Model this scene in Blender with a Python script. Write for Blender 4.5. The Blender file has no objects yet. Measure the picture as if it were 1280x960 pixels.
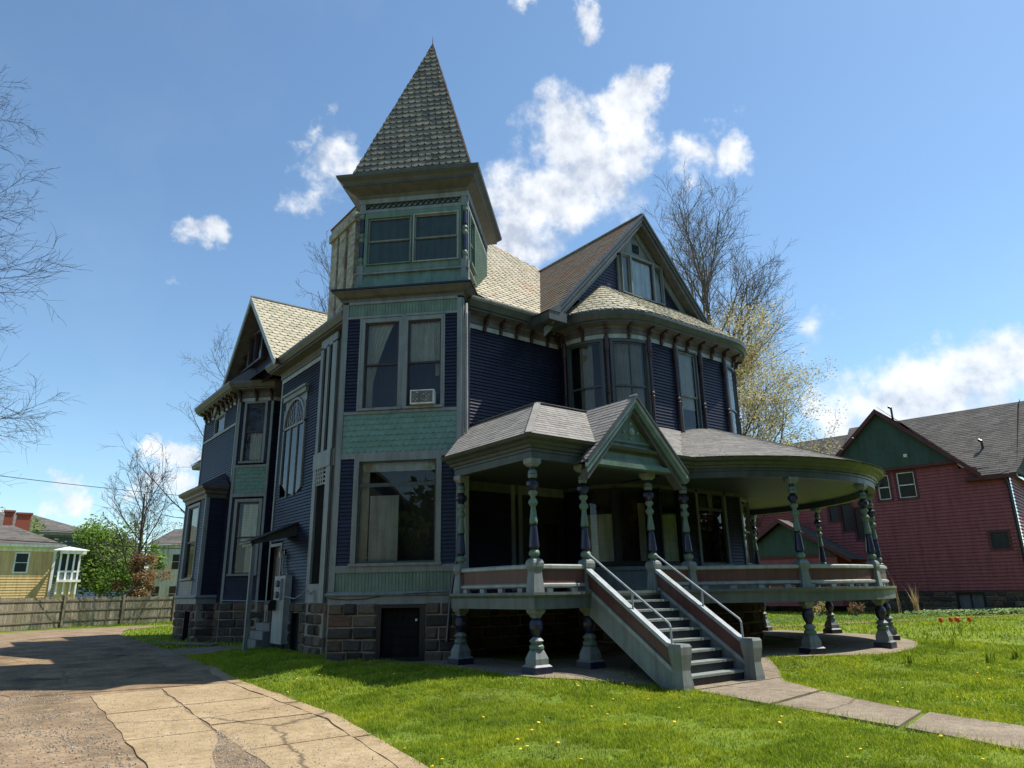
import bpy, math, random
from mathutils import Vector, Matrix, noise
random.seed(7)
rad = math.radians
C = bpy.context.scene.collection
SC = bpy.context.scene

# ------------------------------------------------------------------ materials
def new_mat(name):
    m = bpy.data.materials.new(name); m.use_nodes = True
    nt = m.node_tree
    b = nt.nodes['Principled BSDF']
    return m, nt, b
def N(nt, t, **kw):
    n = nt.nodes.new(t)
    for k, v in kw.items():
        if k in n.inputs.keys(): n.inputs[k].default_value = v
        else: setattr(n, k, v)
    return n
def ramp(nt, stops, fac):
    r = nt.nodes.new('ShaderNodeValToRGB'); e = r.color_ramp.elements
    while len(e) < len(stops): e.new(.5)
    for i, (p, c) in enumerate(stops):
        e[i].position = p; e[i].color = (*c, 1) if len(c) == 3 else c
    nt.links.new(fac, r.inputs[0]); return r
def mixc(nt, fac, a, b, mode='MIX'):
    m = nt.nodes.new('ShaderNodeMix'); m.data_type = 'RGBA'; m.blend_type = mode
    for s, v in ((0, fac), (6, a), (7, b)):
        if hasattr(v, 'is_linked') or hasattr(v, 'links'): nt.links.new(v, m.inputs[s])
        else: m.inputs[s].default_value = v if s == 0 else (*v, 1)
    return m.outputs[2]
def geo(nt):
    g = nt.nodes.new('ShaderNodeTexCoord'); return g.outputs['Object']
def sc(c, k): return tuple(min(1, x * k) for x in c)
def paint(name, col, rough=.5, var=.12, scale=3., bump=.15, spec=.4, wear=None, boards=0):
    m, nt, b = new_mat(name)
    co = geo(nt)
    n1 = N(nt, 'ShaderNodeTexNoise', Scale=scale, Detail=6., Roughness=.65); nt.links.new(co, n1.inputs['Vector'])
    r = ramp(nt, [(.3, sc(col, 1 - var)), (.7, sc(col, 1 + var))], n1.outputs['Fac'])
    out = r.outputs[0]
    mp = nt.nodes.new('ShaderNodeMapping'); mp.inputs['Scale'].default_value = (5., 5., .5); nt.links.new(co, mp.inputs[0])
    ns = N(nt, 'ShaderNodeTexNoise', Scale=1., Detail=7., Roughness=.7); nt.links.new(mp.outputs[0], ns.inputs['Vector'])
    rs_ = ramp(nt, [(.36, (.72, .70, .66)), (.55, (1, 1, 1)), (.75, (1.12, 1.12, 1.1))], ns.outputs['Fac'])
    out = mixc(nt, 1., out, rs_.outputs[0], 'MULTIPLY')
    if boards:
        gi = nt.nodes.new('ShaderNodeNewGeometry'); rb = ramp(nt, [(0, (1 - boards,) * 3), (1, (1 + boards,) * 3)], gi.outputs['Random Per Island']); out = mixc(nt, 1., out, rb.outputs[0], 'MULTIPLY')
    if wear:
        n2 = N(nt, 'ShaderNodeTexNoise', Scale=14., Detail=8., Roughness=.7); nt.links.new(co, n2.inputs['Vector'])
        w = ramp(nt, [(.60, (0, 0, 0)), (.66, (1, 1, 1))], n2.outputs['Fac'])
        out = mixc(nt, w.outputs[0], out, wear)
    nt.links.new(out, b.inputs['Base Color'])
    b.inputs['Roughness'].default_value = rough
    b.inputs['Specular IOR Level'].default_value = spec
    n3 = N(nt, 'ShaderNodeTexNoise', Scale=22., Detail=4.); nt.links.new(co, n3.inputs['Vector'])
    bp = N(nt, 'ShaderNodeBump', Strength=bump, Distance=.01); nt.links.new(n3.outputs['Fac'], bp.inputs['Height'])
    nt.links.new(bp.outputs[0], b.inputs['Normal'])
    return m
def island(name, cols, rough=.8, grain=30., bump=.4, dist=.01, spec=.25, patch=None):
    """each loose piece (shingle, stone, leaf) takes its own tone"""
    m, nt, b = new_mat(name)
    g = nt.nodes.new('ShaderNodeNewGeometry')
    st = [(i / max(1, len(cols) - 1), c) for i, c in enumerate(cols)]
    r = ramp(nt, st, g.outputs['Random Per Island'])
    co = geo(nt)
    n1 = N(nt, 'ShaderNodeTexNoise', Scale=grain, Detail=5., Roughness=.7); nt.links.new(co, n1.inputs['Vector'])
    r2 = ramp(nt, [(.25, (.68, .68, .68)), (.75, (1.22, 1.22, 1.22))], n1.outputs['Fac'])
    out = mixc(nt, 1., r.outputs[0], r2.outputs[0], 'MULTIPLY')
    if patch:
        n2 = N(nt, 'ShaderNodeTexNoise', Scale=patch[1], Detail=5.); nt.links.new(co, n2.inputs['Vector'])
        w = ramp(nt, [(patch[2], (0, 0, 0)), (patch[2] + .14, (.85, .85, .85))], n2.outputs['Fac'])
        out = mixc(nt, w.outputs[0], out, patch[0])
    nt.links.new(out, b.inputs['Base Color'])
    b.inputs['Roughness'].default_value = rough; b.inputs['Specular IOR Level'].default_value = spec
    bp = N(nt, 'ShaderNodeBump', Strength=bump, Distance=dist); nt.links.new(n1.outputs['Fac'], bp.inputs['Height'])
    nt.links.new(bp.outputs[0], b.inputs['Normal'])
    return m
def leafmat(name, cols, trans=.35):
    m, nt, b = new_mat(name)
    g = nt.nodes.new('ShaderNodeNewGeometry')
    r = ramp(nt, [(i / max(1, len(cols) - 1), c) for i, c in enumerate(cols)], g.outputs['Random Per Island'])
    nt.links.new(r.outputs[0], b.inputs['Base Color']); b.inputs['Roughness'].default_value = .6
    b.inputs['Specular IOR Level'].default_value = .2
    t = nt.nodes.new('ShaderNodeBsdfTranslucent'); nt.links.new(r.outputs[0], t.inputs['Color'])
    mx = nt.nodes.new('ShaderNodeMixShader'); mx.inputs[0].default_value = trans
    nt.links.new(b.outputs[0], mx.inputs[1]); nt.links.new(t.outputs[0], mx.inputs[2])
    nt.links.new(mx.outputs[0], nt.nodes['Material Output'].inputs[0])
    return m
def glassmat(name, tint=(.8, .85, .85), boost=.0, rough=.015, mul=.85):
    m, nt, b = new_mat(name); nt.nodes.remove(b)
    t = N(nt, 'ShaderNodeBsdfTransparent'); t.inputs[0].default_value = (*tint, 1)
    gl = N(nt, 'ShaderNodeBsdfGlossy', Roughness=rough); gl.inputs[0].default_value = (.95, .97, 1, 1)
    fr = N(nt, 'ShaderNodeFresnel', IOR=1.5)
    ad = N(nt, 'ShaderNodeMath', operation='MULTIPLY_ADD'); nt.links.new(fr.outputs[0], ad.inputs[0])
    ad.inputs[1].default_value = mul; ad.inputs[2].default_value = boost; ad.use_clamp = True
    co = geo(nt); nz = N(nt, 'ShaderNodeTexNoise', Scale=1.6, Detail=1.); nt.links.new(co, nz.inputs['Vector'])
    bp = N(nt, 'ShaderNodeBump', Strength=.07, Distance=.02); nt.links.new(nz.outputs[0], bp.inputs['Height'])
    nt.links.new(bp.outputs[0], gl.inputs['Normal'])
    mx = nt.nodes.new('ShaderNodeMixShader')
    nt.links.new(ad.outputs[0], mx.inputs[0]); nt.links.new(t.outputs[0], mx.inputs[1]); nt.links.new(gl.outputs[0], mx.inputs[2])
    nt.links.new(mx.outputs[0], nt.nodes['Material Output'].inputs[0])
    return m

MT = {}
MT['trim'] = paint('grey_green_trim', (0.195, 0.217, 0.213), wear=(.22, .24, .23))
MT['trimw'] = paint('pale_grey_trim', (0.33, 0.355, 0.34), wear=(.27, .28, .27))
MT['fasc'] = paint('porch_fascia_green', (0.12, 0.14, 0.13))
MT['green'] = paint('sea_green_paint', (0.125, 0.195, 0.15), var=.18)
MT['greenl'] = paint('light_green_paint', (0.17, 0.215, 0.18), var=.15)
MT['navy'] = paint('navy_siding_paint', (0.014, 0.016, 0.033), rough=.42, spec=.35, var=.25, scale=1.4, wear=(.04, .042, .075))
MT['navyb'] = paint('navy_board_paint', (.014, .016, .033), rough=.42, spec=.35, var=.25, scale=1.4, wear=(.05, .052, .08), boards=.22)
MT['navyg'] = paint('navy_gloss', (0.02, 0.022, 0.055), rough=.3, spec=.5)
MT['maroon'] = paint('maroon_panel_paint', (0.125, 0.055, 0.045), var=.15)
MT['mtrim'] = paint('dark_maroon_trim', (0.045, 0.024, 0.024), rough=.45)
MT['black'] = paint('black_paint', (0.012, 0.012, 0.016), rough=.4)
MT['soffit'] = paint('olive_grey_cornice', (0.1, 0.097, 0.088), var=.15)
MT['gutter'] = paint('green_gutter', (0.058, 0.068, 0.062), rough=.42)
MT['gutterl'] = paint('pale_gutter', (0.18, 0.18, 0.15), rough=.45)
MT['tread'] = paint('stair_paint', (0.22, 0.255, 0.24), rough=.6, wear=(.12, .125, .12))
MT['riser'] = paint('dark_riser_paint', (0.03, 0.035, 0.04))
MT['rail'] = paint('rail_enamel', (0.36, 0.4, 0.43), rough=.35)
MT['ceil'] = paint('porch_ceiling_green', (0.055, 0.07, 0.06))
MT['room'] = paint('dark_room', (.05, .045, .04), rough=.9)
MT['door'] = paint('dark_wood_door', (.035, .028, .024), rough=.4)
MT['lead'] = paint('lead_flashing', (.3, .31, .32), rough=.5)
MT['rust'] = paint('rusty_flashing', (.18, .075, .04), rough=.8)
MT['curtain'] = paint('cream_curtain', (.56, .52, .40), rough=.9, bump=.1)
MT['blind'] = paint('cream_blind', (0.88, 0.84, 0.58), rough=.7)
MT['grille'] = paint('grey_grille', (.16, .165, .165), rough=.6)
MT['wire'] = paint('wire_black', (.02, .02, .02), rough=1., spec=0.)
MT['skyrefl'] = paint('pale_sky_reflection', (0.8, 0.86, 0.92), rough=.8)  # sky reflection of the gable pane, painted as a pale colour
MT['greyb'] = paint('grey_board', (.42, .41, .36), rough=.8)
MT['white'] = paint('white_enamel', (.72, .72, .68), rough=.4)
MT['black_metal'] = paint('black_metal', (.012, .012, .013), rough=.35)
MT['slate'] = island('grey_spire_slate', [(.13, .12, .095), (.18, .165, .13), (.22, .20, .155), (.155, .145, .12), (.20, .185, .145), (.10, .095, .085), (.19, .175, .14)], patch=((.07, .075, .09), 1.1, .68))
MT['slatey'] = island('pale_roof_slate', [(.40, .355, .25), (.46, .415, .30), (.43, .37, .255), (.34, .32, .24), (.48, .43, .33)], patch=((.42, .24, .14), .8, .56), rough=.7)
MT['slatep'] = island('cream_roof_slate', [(.38, .35, .25), (.44, .41, .30), (.41, .37, .26), (.32, .31, .23), (.46, .42, .32)], rough=.7)
MT['slatebr'] = island('brown_stained_slate', [(.13, .115, .09), (.17, .145, .11), (.20, .155, .115), (.145, .14, .12)], patch=((.20, .11, .065), .9, .52))
MT['slated'] = island('dark_slate', [(.07, .07, .075), (.11, .11, .11), (.09, .085, .09)])
MT['asphalt_sh'] = island('grey_asphalt_shingle', [(.20, .19, .175), (.25, .24, .22), (.29, .275, .25), (.225, .215, .205), (.27, .25, .235)], grain=60, bump=.6, dist=.004, rough=.9)
MT['shin_red'] = island('red_house_shingle', [(.10, .092, .082), (.13, .12, .108), (.16, .145, .13), (.08, .078, .075)], grain=12, rough=.9)
MT['fishgreen'] = island('green_fish_scale', [(.135, .235, .195), (.145, .25, .208), (.140, .242, .2)], rough=.5, grain=6, bump=.15)
MT['stone'] = island('rock_faced_stone', [(.10, .078, .06), (.19, .14, .10), (.06, .055, .05), (.24, .185, .135), (.13, .105, .085), (.06, .052, .046), (.25, .15, .10), (.075, .066, .056), (.17, .14, .105)], grain=9, bump=1., dist=.12, rough=.95)
MT['mortar'] = paint('pale_mortar', (.30, .265, .205), rough=.95, bump=.8)
MT['brickw'] = island('peeling_painted_brick', [(.40, .38, .32), (.47, .45, .38), (.31, .285, .235), (.43, .41, .35)], grain=14, patch=((.22, .17, .13), 3., .5), rough=.9)
MT['brick'] = island('red_brick', [(.28, .07, .045), (.34, .095, .06), (.23, .06, .04)], grain=10, rough=.9)
MT['glass'] = glassmat('window_glass')
MT['glassd'] = glassmat('storm_window_glass', (.62, .63, .62), .0)
MT['redsid'] = paint('red_siding', (0.32, 0.09, 0.1), var=.08, rough=.6)
MT['dgreen'] = paint('dark_green_siding', (.045, .085, .065), rough=.6)
MT['dmar'] = paint('dark_maroon_fascia', (.10, .025, .03), rough=.5)
MT['yellow'] = paint('yellow_siding', (0.66, 0.47, 0.21), var=.06)
MT['whites'] = paint('white_siding', (0.85, 0.85, 0.82), var=.06)
MT['bluesid'] = paint('blue_siding', (.12, .17, .26))
MT['greysid'] = paint('grey_siding', (.16, .18, .19))
MT['tanwin'] = paint('dark_window', (.03, .035, .04), rough=.28, bump=0)
MT['fence'] = island('weathered_board', [(.20, .165, .115), (.27, .235, .165), (.15, .125, .09), (.24, .20, .14), (.30, .27, .2)], grain=8, patch=((.16, .17, .08), 3., .55), rough=.95)
MT['bark'] = paint('grey_bark', (0.165, 0.138, 0.115), rough=.95, var=.3, bump=.8)
MT['barkd'] = paint('dark_bark', (.085, .065, .055), rough=.95, var=.3, bump=.8)
MT['leafy'] = leafmat('yellow_spring_leaf', [(.46, .38, .12), (.58, .50, .18), (.50, .36, .13), (.36, .38, .12), (.66, .56, .28)], .5)
MT['leafg'] = leafmat('fresh_green_leaf', [(.10, .19, .02), (.16, .27, .035), (.08, .15, .02), (.22, .32, .05)], .4)
MT['leafr'] = leafmat('rust_spring_leaf', [(.20, .10, .045), (.28, .14, .06), (.15, .11, .045), (.22, .16, .05)], .4)
MT['grass'] = leafmat('grass_blade', [(.25, .33, .016), (.33, .42, .026), (.41, .50, .04), (.28, .36, .022), (.19, .26, .018), (.50, .52, .12)], .45)
nt_ = MT['grass'].node_tree; pb = nt_.nodes['Principled BSDF']; cr_ = pb.inputs['Base Color'].links[0].from_socket; co__ = nt_.nodes.new('ShaderNodeNewGeometry').outputs['Position']
na = N(nt_, 'ShaderNodeTexNoise', Scale=.7, Detail=5.); nb2 = N(nt_, 'ShaderNodeTexNoise', Scale=4.5, Detail=4.)
for q_ in (na, nb2): nt_.links.new(co__, q_.inputs['Vector'])
ra_ = ramp(nt_, [(.32, (.62, .72, .6)), (.5, (1, 1, 1)), (.7, (1.25, 1.12, .9))], na.outputs[0]); rb_ = ramp(nt_, [(.3, (.6, .68, .6)), (.55, (1.05, 1.05, 1.0))], nb2.outputs[0])
o_ = mixc(nt_, 1., mixc(nt_, 1., cr_, ra_.outputs[0], 'MULTIPLY'), rb_.outputs[0], 'MULTIPLY'); nt_.links.new(o_, pb.inputs['Base Color'])
tb_ = [n for n in nt_.nodes if n.type == 'BSDF_TRANSLUCENT'][0]; nt_.links.new(o_, tb_.inputs['Color'])
MT['pebble'] = island('gravel_stone', [(.20, .165, .13), (.30, .26, .21), (.13, .11, .095), (.38, .34, .28), (.24, .18, .13)], grain=20)
MT['hosta'] = leafmat('broad_leaf', [(.15, .25, .06), (.24, .34, .12), (.32, .42, .2), (.12, .2, .05)], .3)
MT['dand'] = paint('dandelion_yellow', (.85, .62, .02), rough=.6)
MT['orange'] = paint('orange_petal', (.85, .13, .01), rough=.5)
MT['straw'] = leafmat('dry_straw', [(.45, .34, .18), (.55, .43, .25)], .3)

# ------------------------------------------------------------------ mesh builder
class M:
    def __init__(s, auto=False): s.v = []; s.f = []; s.m = []; s.k = []; s.auto = auto
    def cut(s):
        if s.f and (not s.k or s.k[-1] != (len(s.v), len(s.f))): s.k.append((len(s.v), len(s.f)))
        return s
    def poly(s, pts, m=0):
        n = len(s.v); s.v += [tuple(p) for p in pts]; s.f.append(tuple(range(n, n + len(pts)))); s.m.append(m)
    def hexa(s, p, m=0):   # 8 points: 0-3 bottom ring, 4-7 top ring
        n = len(s.v); s.v += [tuple(q) for q in p]
        for a in ((3, 2, 1, 0), (4, 5, 6, 7), (0, 1, 5, 4), (1, 2, 6, 5), (2, 3, 7, 6), (3, 0, 4, 7)):
            s.f.append(tuple(n + i for i in a)); s.m.append(m)
    def box(s, x0, x1, y0, y1, z0, z1, m=0):
        s.hexa([(x0, y0, z0), (x1, y0, z0), (x1, y1, z0), (x0, y1, z0), (x0, y0, z1), (x1, y0, z1), (x1, y1, z1), (x0, y1, z1)], m)
    def prism(s, pts, vec, m=0):
        vec = Vector(vec); a = [Vector(p) for p in pts]; b = [p + vec for p in a]; n = len(s.v); k = len(a)
        s.v += [tuple(p) for p in a + b]
        s.f.append(tuple(range(n + k - 1, n - 1, -1))); s.m.append(m)
        s.f.append(tuple(range(n + k, n + 2 * k))); s.m.append(m)
        for i in range(k):
            j = (i + 1) % k; s.f.append((n + i, n + j, n + k + j, n + k + i)); s.m.append(m)
    def beam(s, a, b, w, h, m=0, up=(0, 0, 1)):   # box along a-b
        a = Vector(a); b = Vector(b); d = (b - a).normalized(); x = d.cross(Vector(up)).normalized(); y = x.cross(d)
        p = []
        for q in (a, b):
            p += [q - x * w / 2 - y * h / 2, q + x * w / 2 - y * h / 2, q + x * w / 2 + y * h / 2, q - x * w / 2 + y * h / 2]
        s.hexa(p, m)
    def tube(s, pts, rs, n=6, m=0, cap=True):
        base = len(s.v); P = [Vector(p) for p in pts]; ref = None
        for i, p in enumerate(P):
            d = (P[min(i + 1, len(P) - 1)] - P[max(i - 1, 0)]); d = d.normalized() if d.length > 1e-9 else Vector((0, 0, 1))
            if ref is None: ref = d.orthogonal().normalized()
            x = (ref - d * ref.dot(d)); x = x.normalized() if x.length > 1e-6 else d.orthogonal().normalized(); ref = x; y = d.cross(x)
            for k in range(n):
                a = 2 * math.pi * k / n; s.v.append(tuple(p + (x * math.cos(a) + y * math.sin(a)) * rs[i]))
        for i in range(len(P) - 1):
            for k in range(n):
                a = base + i * n + k; b = base + i * n + (k + 1) % n
                s.f.append((a, b, b + n, a + n)); s.m.append(m)
        if cap:
            s.f.append(tuple(base + k for k in range(n - 1, -1, -1))); s.m.append(m)
            e = base + (len(P) - 1) * n; s.f.append(tuple(e + k for k in range(n))); s.m.append(m)
    def lathe(s, c, prof, n=14, rot=0.):   # prof: (r, z, material of the band above); r is the circumradius
        base = len(s.v)
        for r, z, m in prof:
            for k in range(n):
                a = rot + 2 * math.pi * k / n; s.v.append((c[0] + r * math.cos(a), c[1] + r * math.sin(a), c[2] + z))
        for i in range(len(prof) - 1):
            for k in range(n):
                a = base + i * n + k; b = base + i * n + (k + 1) % n
                s.f.append((a, b, b + n, a + n)); s.m.append(prof[i][2])
        s.f.append(tuple(base + k for k in range(n - 1, -1, -1))); s.m.append(prof[0][2])
        e = base + (len(prof) - 1) * n; s.f.append(tuple(e + k for k in range(n))); s.m.append(prof[-1][2])

OFF = {}
def obj(name, mb, mats, parent=None, smooth=False):
    off = OFF.get(parent.name, Vector((0, 0, 0))) if parent else Vector((0, 0, 0))
    me = bpy.data.meshes.new(name)
    me.from_pydata([(x - off[0], y - off[1], z - off[2]) for x, y, z in mb.v], [], mb.f)
    if isinstance(mats, str): mats = [mats]
    for k in mats: me.materials.append(MT[k])
    me.polygons.foreach_set('material_index', mb.m)
    if smooth: me.polygons.foreach_set('use_smooth', [True] * len(mb.f))
    me.update()
    o = bpy.data.objects.new(name, me); C.objects.link(o)
    if parent: o.parent = parent
    OFF[o.name] = off
    return o
def tag(o, label=None, cat=None, group=None, kind=None):
    if label: o['label'] = label
    if cat: o['category'] = cat
    if group: o['group'] = group
    if kind: o['kind'] = kind
    return o
def thing(name, label, cat, loc, group=None):
    o = bpy.data.objects.new(name, None); C.objects.link(o); o.location = loc; o.empty_display_size = .3
    OFF[o.name] = Vector(loc); return tag(o, label, cat, group)
def copy_tree(o, delta, parent=None, rz=None):
    c = o.copy(); C.objects.link(c)
    if parent: c.parent = parent
    else:
        c.location = Vector(o.location) + Vector(delta)
        if rz is not None: c.rotation_euler.z = rz
    for ch in o.children: copy_tree(ch, (0, 0, 0), c)
    return c

# ------------------------------------------------------------------ walls as plan paths (outside on the right of the walking direction)
class Wall:
    def __init__(s, pts):
        s.p = [Vector((a, b)) for a, b in pts]; s.L = [0]
        for a, b in zip(s.p, s.p[1:]): s.L.append(s.L[-1] + (b - a).length)
        s.len = s.L[-1]
    def P(s, t, z, d=0.):
        i = 0
        while i < len(s.L) - 2 and t > s.L[i + 1] + 1e-9: i += 1
        a, b = s.p[i], s.p[i + 1]; e = (b - a).normalized(); q = a + e * (t - s.L[i]); nn = Vector((e.y, -e.x))
        # smooth the normal across shallow bends
        L = s.L[i + 1] - s.L[i]; f = (t - s.L[i]) / L if L else 0
        def mit(n0, n1):
            m_ = (n0 + n1); m_.normalize(); return m_ / max(.5, m_.dot(n1))
        if 0 < i and f < .5 and L < .6:
            e0 = (s.p[i] - s.p[i - 1]).normalized(); n0 = Vector((e0.y, -e0.x))
            if n0.dot(nn) > .9: k = mit(n0, nn); nn = k.lerp(nn, f * 2)
        elif i < len(s.L) - 2 and f >= .5 and L < .6:
            e0 = (s.p[i + 2] - s.p[i + 1]).normalized(); n0 = Vector((e0.y, -e0.x))
            if n0.dot(nn) > .9: k = mit(n0, nn); nn = nn.lerp(k, (f - .5) * 2)
        q = q + nn * d; return (q.x, q.y, z)
    def cuts(s, a, b):
        return [a] + [l for l in s.L if a + 1e-4 < l < b - 1e-4] + [b]
    def box(s, mb, s0, s1, z0, z1, d0, d1, m=0):
        c = s.cuts(s0, s1)
        for a, b in zip(c, c[1:]):
            P = s.P; b_ = b - 1e-6; a_ = a + 1e-6
            mb.hexa([P(a_, z0, d1), P(b_, z0, d1), P(b_, z0, d0), P(a_, z0, d0), P(a_, z1, d1), P(b_, z1, d1), P(b_, z1, d0), P(a_, z1, d0)], m)
        if mb.auto: mb.cut()
    def sheet(s, mb, s0, s1, z0, z1, d, m=0):
        c = s.cuts(s0, s1)
        for a, b in zip(c, c[1:]):
            a_ = a + 1e-6; b_ = b - 1e-6
            mb.poly([s.P(a_, z0, d), s.P(b_, z0, d), s.P(b_, z1, d), s.P(a_, z1, d)], m)
    def clap(s, mb, z0, z1, openings=(), s0=0, s1=None, expo=.10, thick=.032, m=0):
        s1 = s.len if s1 is None else s1
        z = z0
        while z < z1 - .01:
            zt = min(z + expo, z1)
            zb = sorted({z, zt} | {q for o in openings for q in (o[2], o[3]) if z < q < zt})
            for a, b in zip(zb, zb[1:]):
                mid = (a + b) / 2; segs = [(s0, s1)]
                for o in openings:
                    if o[2] < mid < o[3]:
                        ns = []
                        for p, q in segs:
                            if o[1] <= p or o[0] >= q: ns.append((p, q)); continue
                            if p < o[0]: ns.append((p, o[0]))
                            if q > o[1]: ns.append((o[1], q))
                        segs = ns
                da = thick * (1 - (a - z) / expo); db = thick * (1 - (b - z) / expo)
                for p, q in segs:
                    if q - p < .005: continue
                    c = s.cuts(p, q)
                    if len(s.L) < 12:
                        rj = random.Random(int(z * 911) + int(s.p[0].x * 37)); x = p - rj.uniform(0, 2.6); ex = []
                        while x < q:
                            if x > p + .1 and x < q - .1: ex.append(x)
                            x += rj.uniform(1.6, 3.4)
                        c = sorted(c + ex)
                    for u, w in zip(c, c[1:]):
                        u += 1e-6; w -= 1e-6
                        mb.poly([s.P(u, a, da), s.P(w, a, da), s.P(w, b, db), s.P(u, b, db)], m)
                        if a == z: mb.poly([s.P(u, a, -.002), s.P(w, a, -.002), s.P(w, a, da), s.P(u, a, da)], m)
            z = zt
        mb.cut()
def arc(cx, cy, r, a0, a1, n):
    return [(cx + r * math.cos(rad(a0 + (a1 - a0) * i / n)), cy + r * math.sin(rad(a0 + (a1 - a0) * i / n))) for i in range(n + 1)]
def sweep(mb, path, prof, mats=None, ends=True):
    """profile (out, z) swept along a plan path, mitred; out is to the right"""
    P = [Vector(p) for p in path]; rings = []
    for i, p in enumerate(P):
        if i == 0: e = (P[1] - p).normalized(); n = Vector((e.y, -e.x))
        elif i == len(P) - 1: e = (p - P[i - 1]).normalized(); n = Vector((e.y, -e.x))
        else:
            e0 = (p - P[i - 1]).normalized(); e1 = (P[i + 1] - p).normalized()
            n0 = Vector((e0.y, -e0.x)); n1 = Vector((e1.y, -e1.x)); n = (n0 + n1).normalized(); n = n / max(.3, n.dot(n1))
        rings.append([(p.x + n.x * o, p.y + n.y * o, z) for o, z in prof])
    for i in range(len(P) - 1):
        for k in range(len(prof) - 1):
            mb.poly([rings[i][k], rings[i + 1][k], rings[i + 1][k + 1], rings[i][k + 1]], mats[k] if mats else 0)
    if ends:
        mb.poly(rings[0][::-1]); mb.poly(rings[-1])

def interval(poly, t):
    xs = []
    for (x0, t0), (x1, t1) in zip(poly, poly[1:] + poly[:1]):
        if (t0 - t) * (t1 - t) <= 0 and abs(t1 - t0) > 1e-9: xs.append(x0 + (x1 - x0) * (t - t0) / (t1 - t0))
    return (min(xs), max(xs)) if len(xs) >= 2 else None
def courses(mb, pts, rowh=.2, w=.25, kind='fish', lift=.02, m=0, base=True, jit=.12, hint=(0, 0, 1), start=0.):
    """cover a convex planar polygon with overlapping shingles or boards"""
    P = [Vector(p) for p in pts]
    n = Vector((0, 0, 0))
    for a, b in zip(P, P[1:] + P[:1]): n += a.cross(b)
    n.normalize()
    if n.dot(Vector(hint)) < 0: n = -n
    up = Vector((0, 0, 1)); td = (up - n * up.dot(n)).normalized(); xd = td.cross(n).normalized()
    O = P[0]; q = [((p - O).dot(xd), (p - O).dot(td)) for p in P]
    tmin = min(t for _, t in q); tmax = max(t for _, t in q)
    if base: mb.poly([p - n * .012 for p in P], m)
    rnd = random.Random(int(abs(O.x * 1000) + abs(O.z * 77)))
    T = tmin + start; i = 0
    def pt(x, t, l):
        iv = interval(q, min(max(t, tmin + 1e-5), tmax - 1e-5))
        if iv: x = min(max(x, iv[0]), iv[1])
        return O + xd * x + td * min(max(t, tmin), tmax) + n * l
    while T < tmax - .01:
        iv = interval(q, T + min(rowh, tmax - T) * .45)
        if iv:
            a0, a1 = iv; x = a0 - w * (.5 if i % 2 else 1.) + rnd.uniform(-jit, jit) * w
            if kind == 'board': x = a0
            while x < a1:
                ww = {'board': a1 - a0, 'fish': w, 'scallop': w, 'rect': w * rnd.uniform(.5, 1.5), 'slate': w * rnd.uniform(.93, 1.07)}[kind]
                g = .004 if kind not in ('board', 'scallop') else 0
                xa, xb = x + g, x + ww - g
                if xb > a0 + .01 and xa < a1 - .01:
                    dt = rnd.uniform(-.02, .02) * rowh if kind != 'board' else 0
                    if kind == 'fish':
                        pr = [(0, .42), (.12, .2), (.3, .05), (.5, 0), (.7, .05), (.88, .2), (1, .42)]
                        bot = [(xa + (xb - xa) * u, T + dt + rowh * v) for u, v in pr]
                    elif kind == 'scallop':
                        pr = [(0, .2), (.14, .07), (.32, 0), (.68, 0), (.86, .07), (1, .2)]
                        bot = [(xa + (xb - xa) * u, T + dt * .3 + rowh * v) for u, v in pr]
                    else: bot = [(xa, T + dt), (xb, T + dt)]
                    top = [(xb, T + rowh * 1.12), (xa, T + rowh * 1.12)]
                    l = lift * rnd.uniform(.8, 1.25) if kind != 'board' else lift
                    hb = [pt(u, v, l) for u, v in bot]; hl = [pt(u, v, 0) for u, v in bot]; ht = [pt(u, v, .003) for u, v in top]
                    k = len(mb.v); nb = len(hb)
                    mb.v += [tuple(p_) for p_ in hb + ht + hl]
                    mb.f.append(tuple(range(k, k + nb + 2))); mb.m.append(m)
                    for j in range(nb - 1):
                        mb.f.append((k + nb + 2 + j, k + nb + 3 + j, k + j + 1, k + j)); mb.m.append(m)
                x += ww
        T += rowh; i += 1

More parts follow.
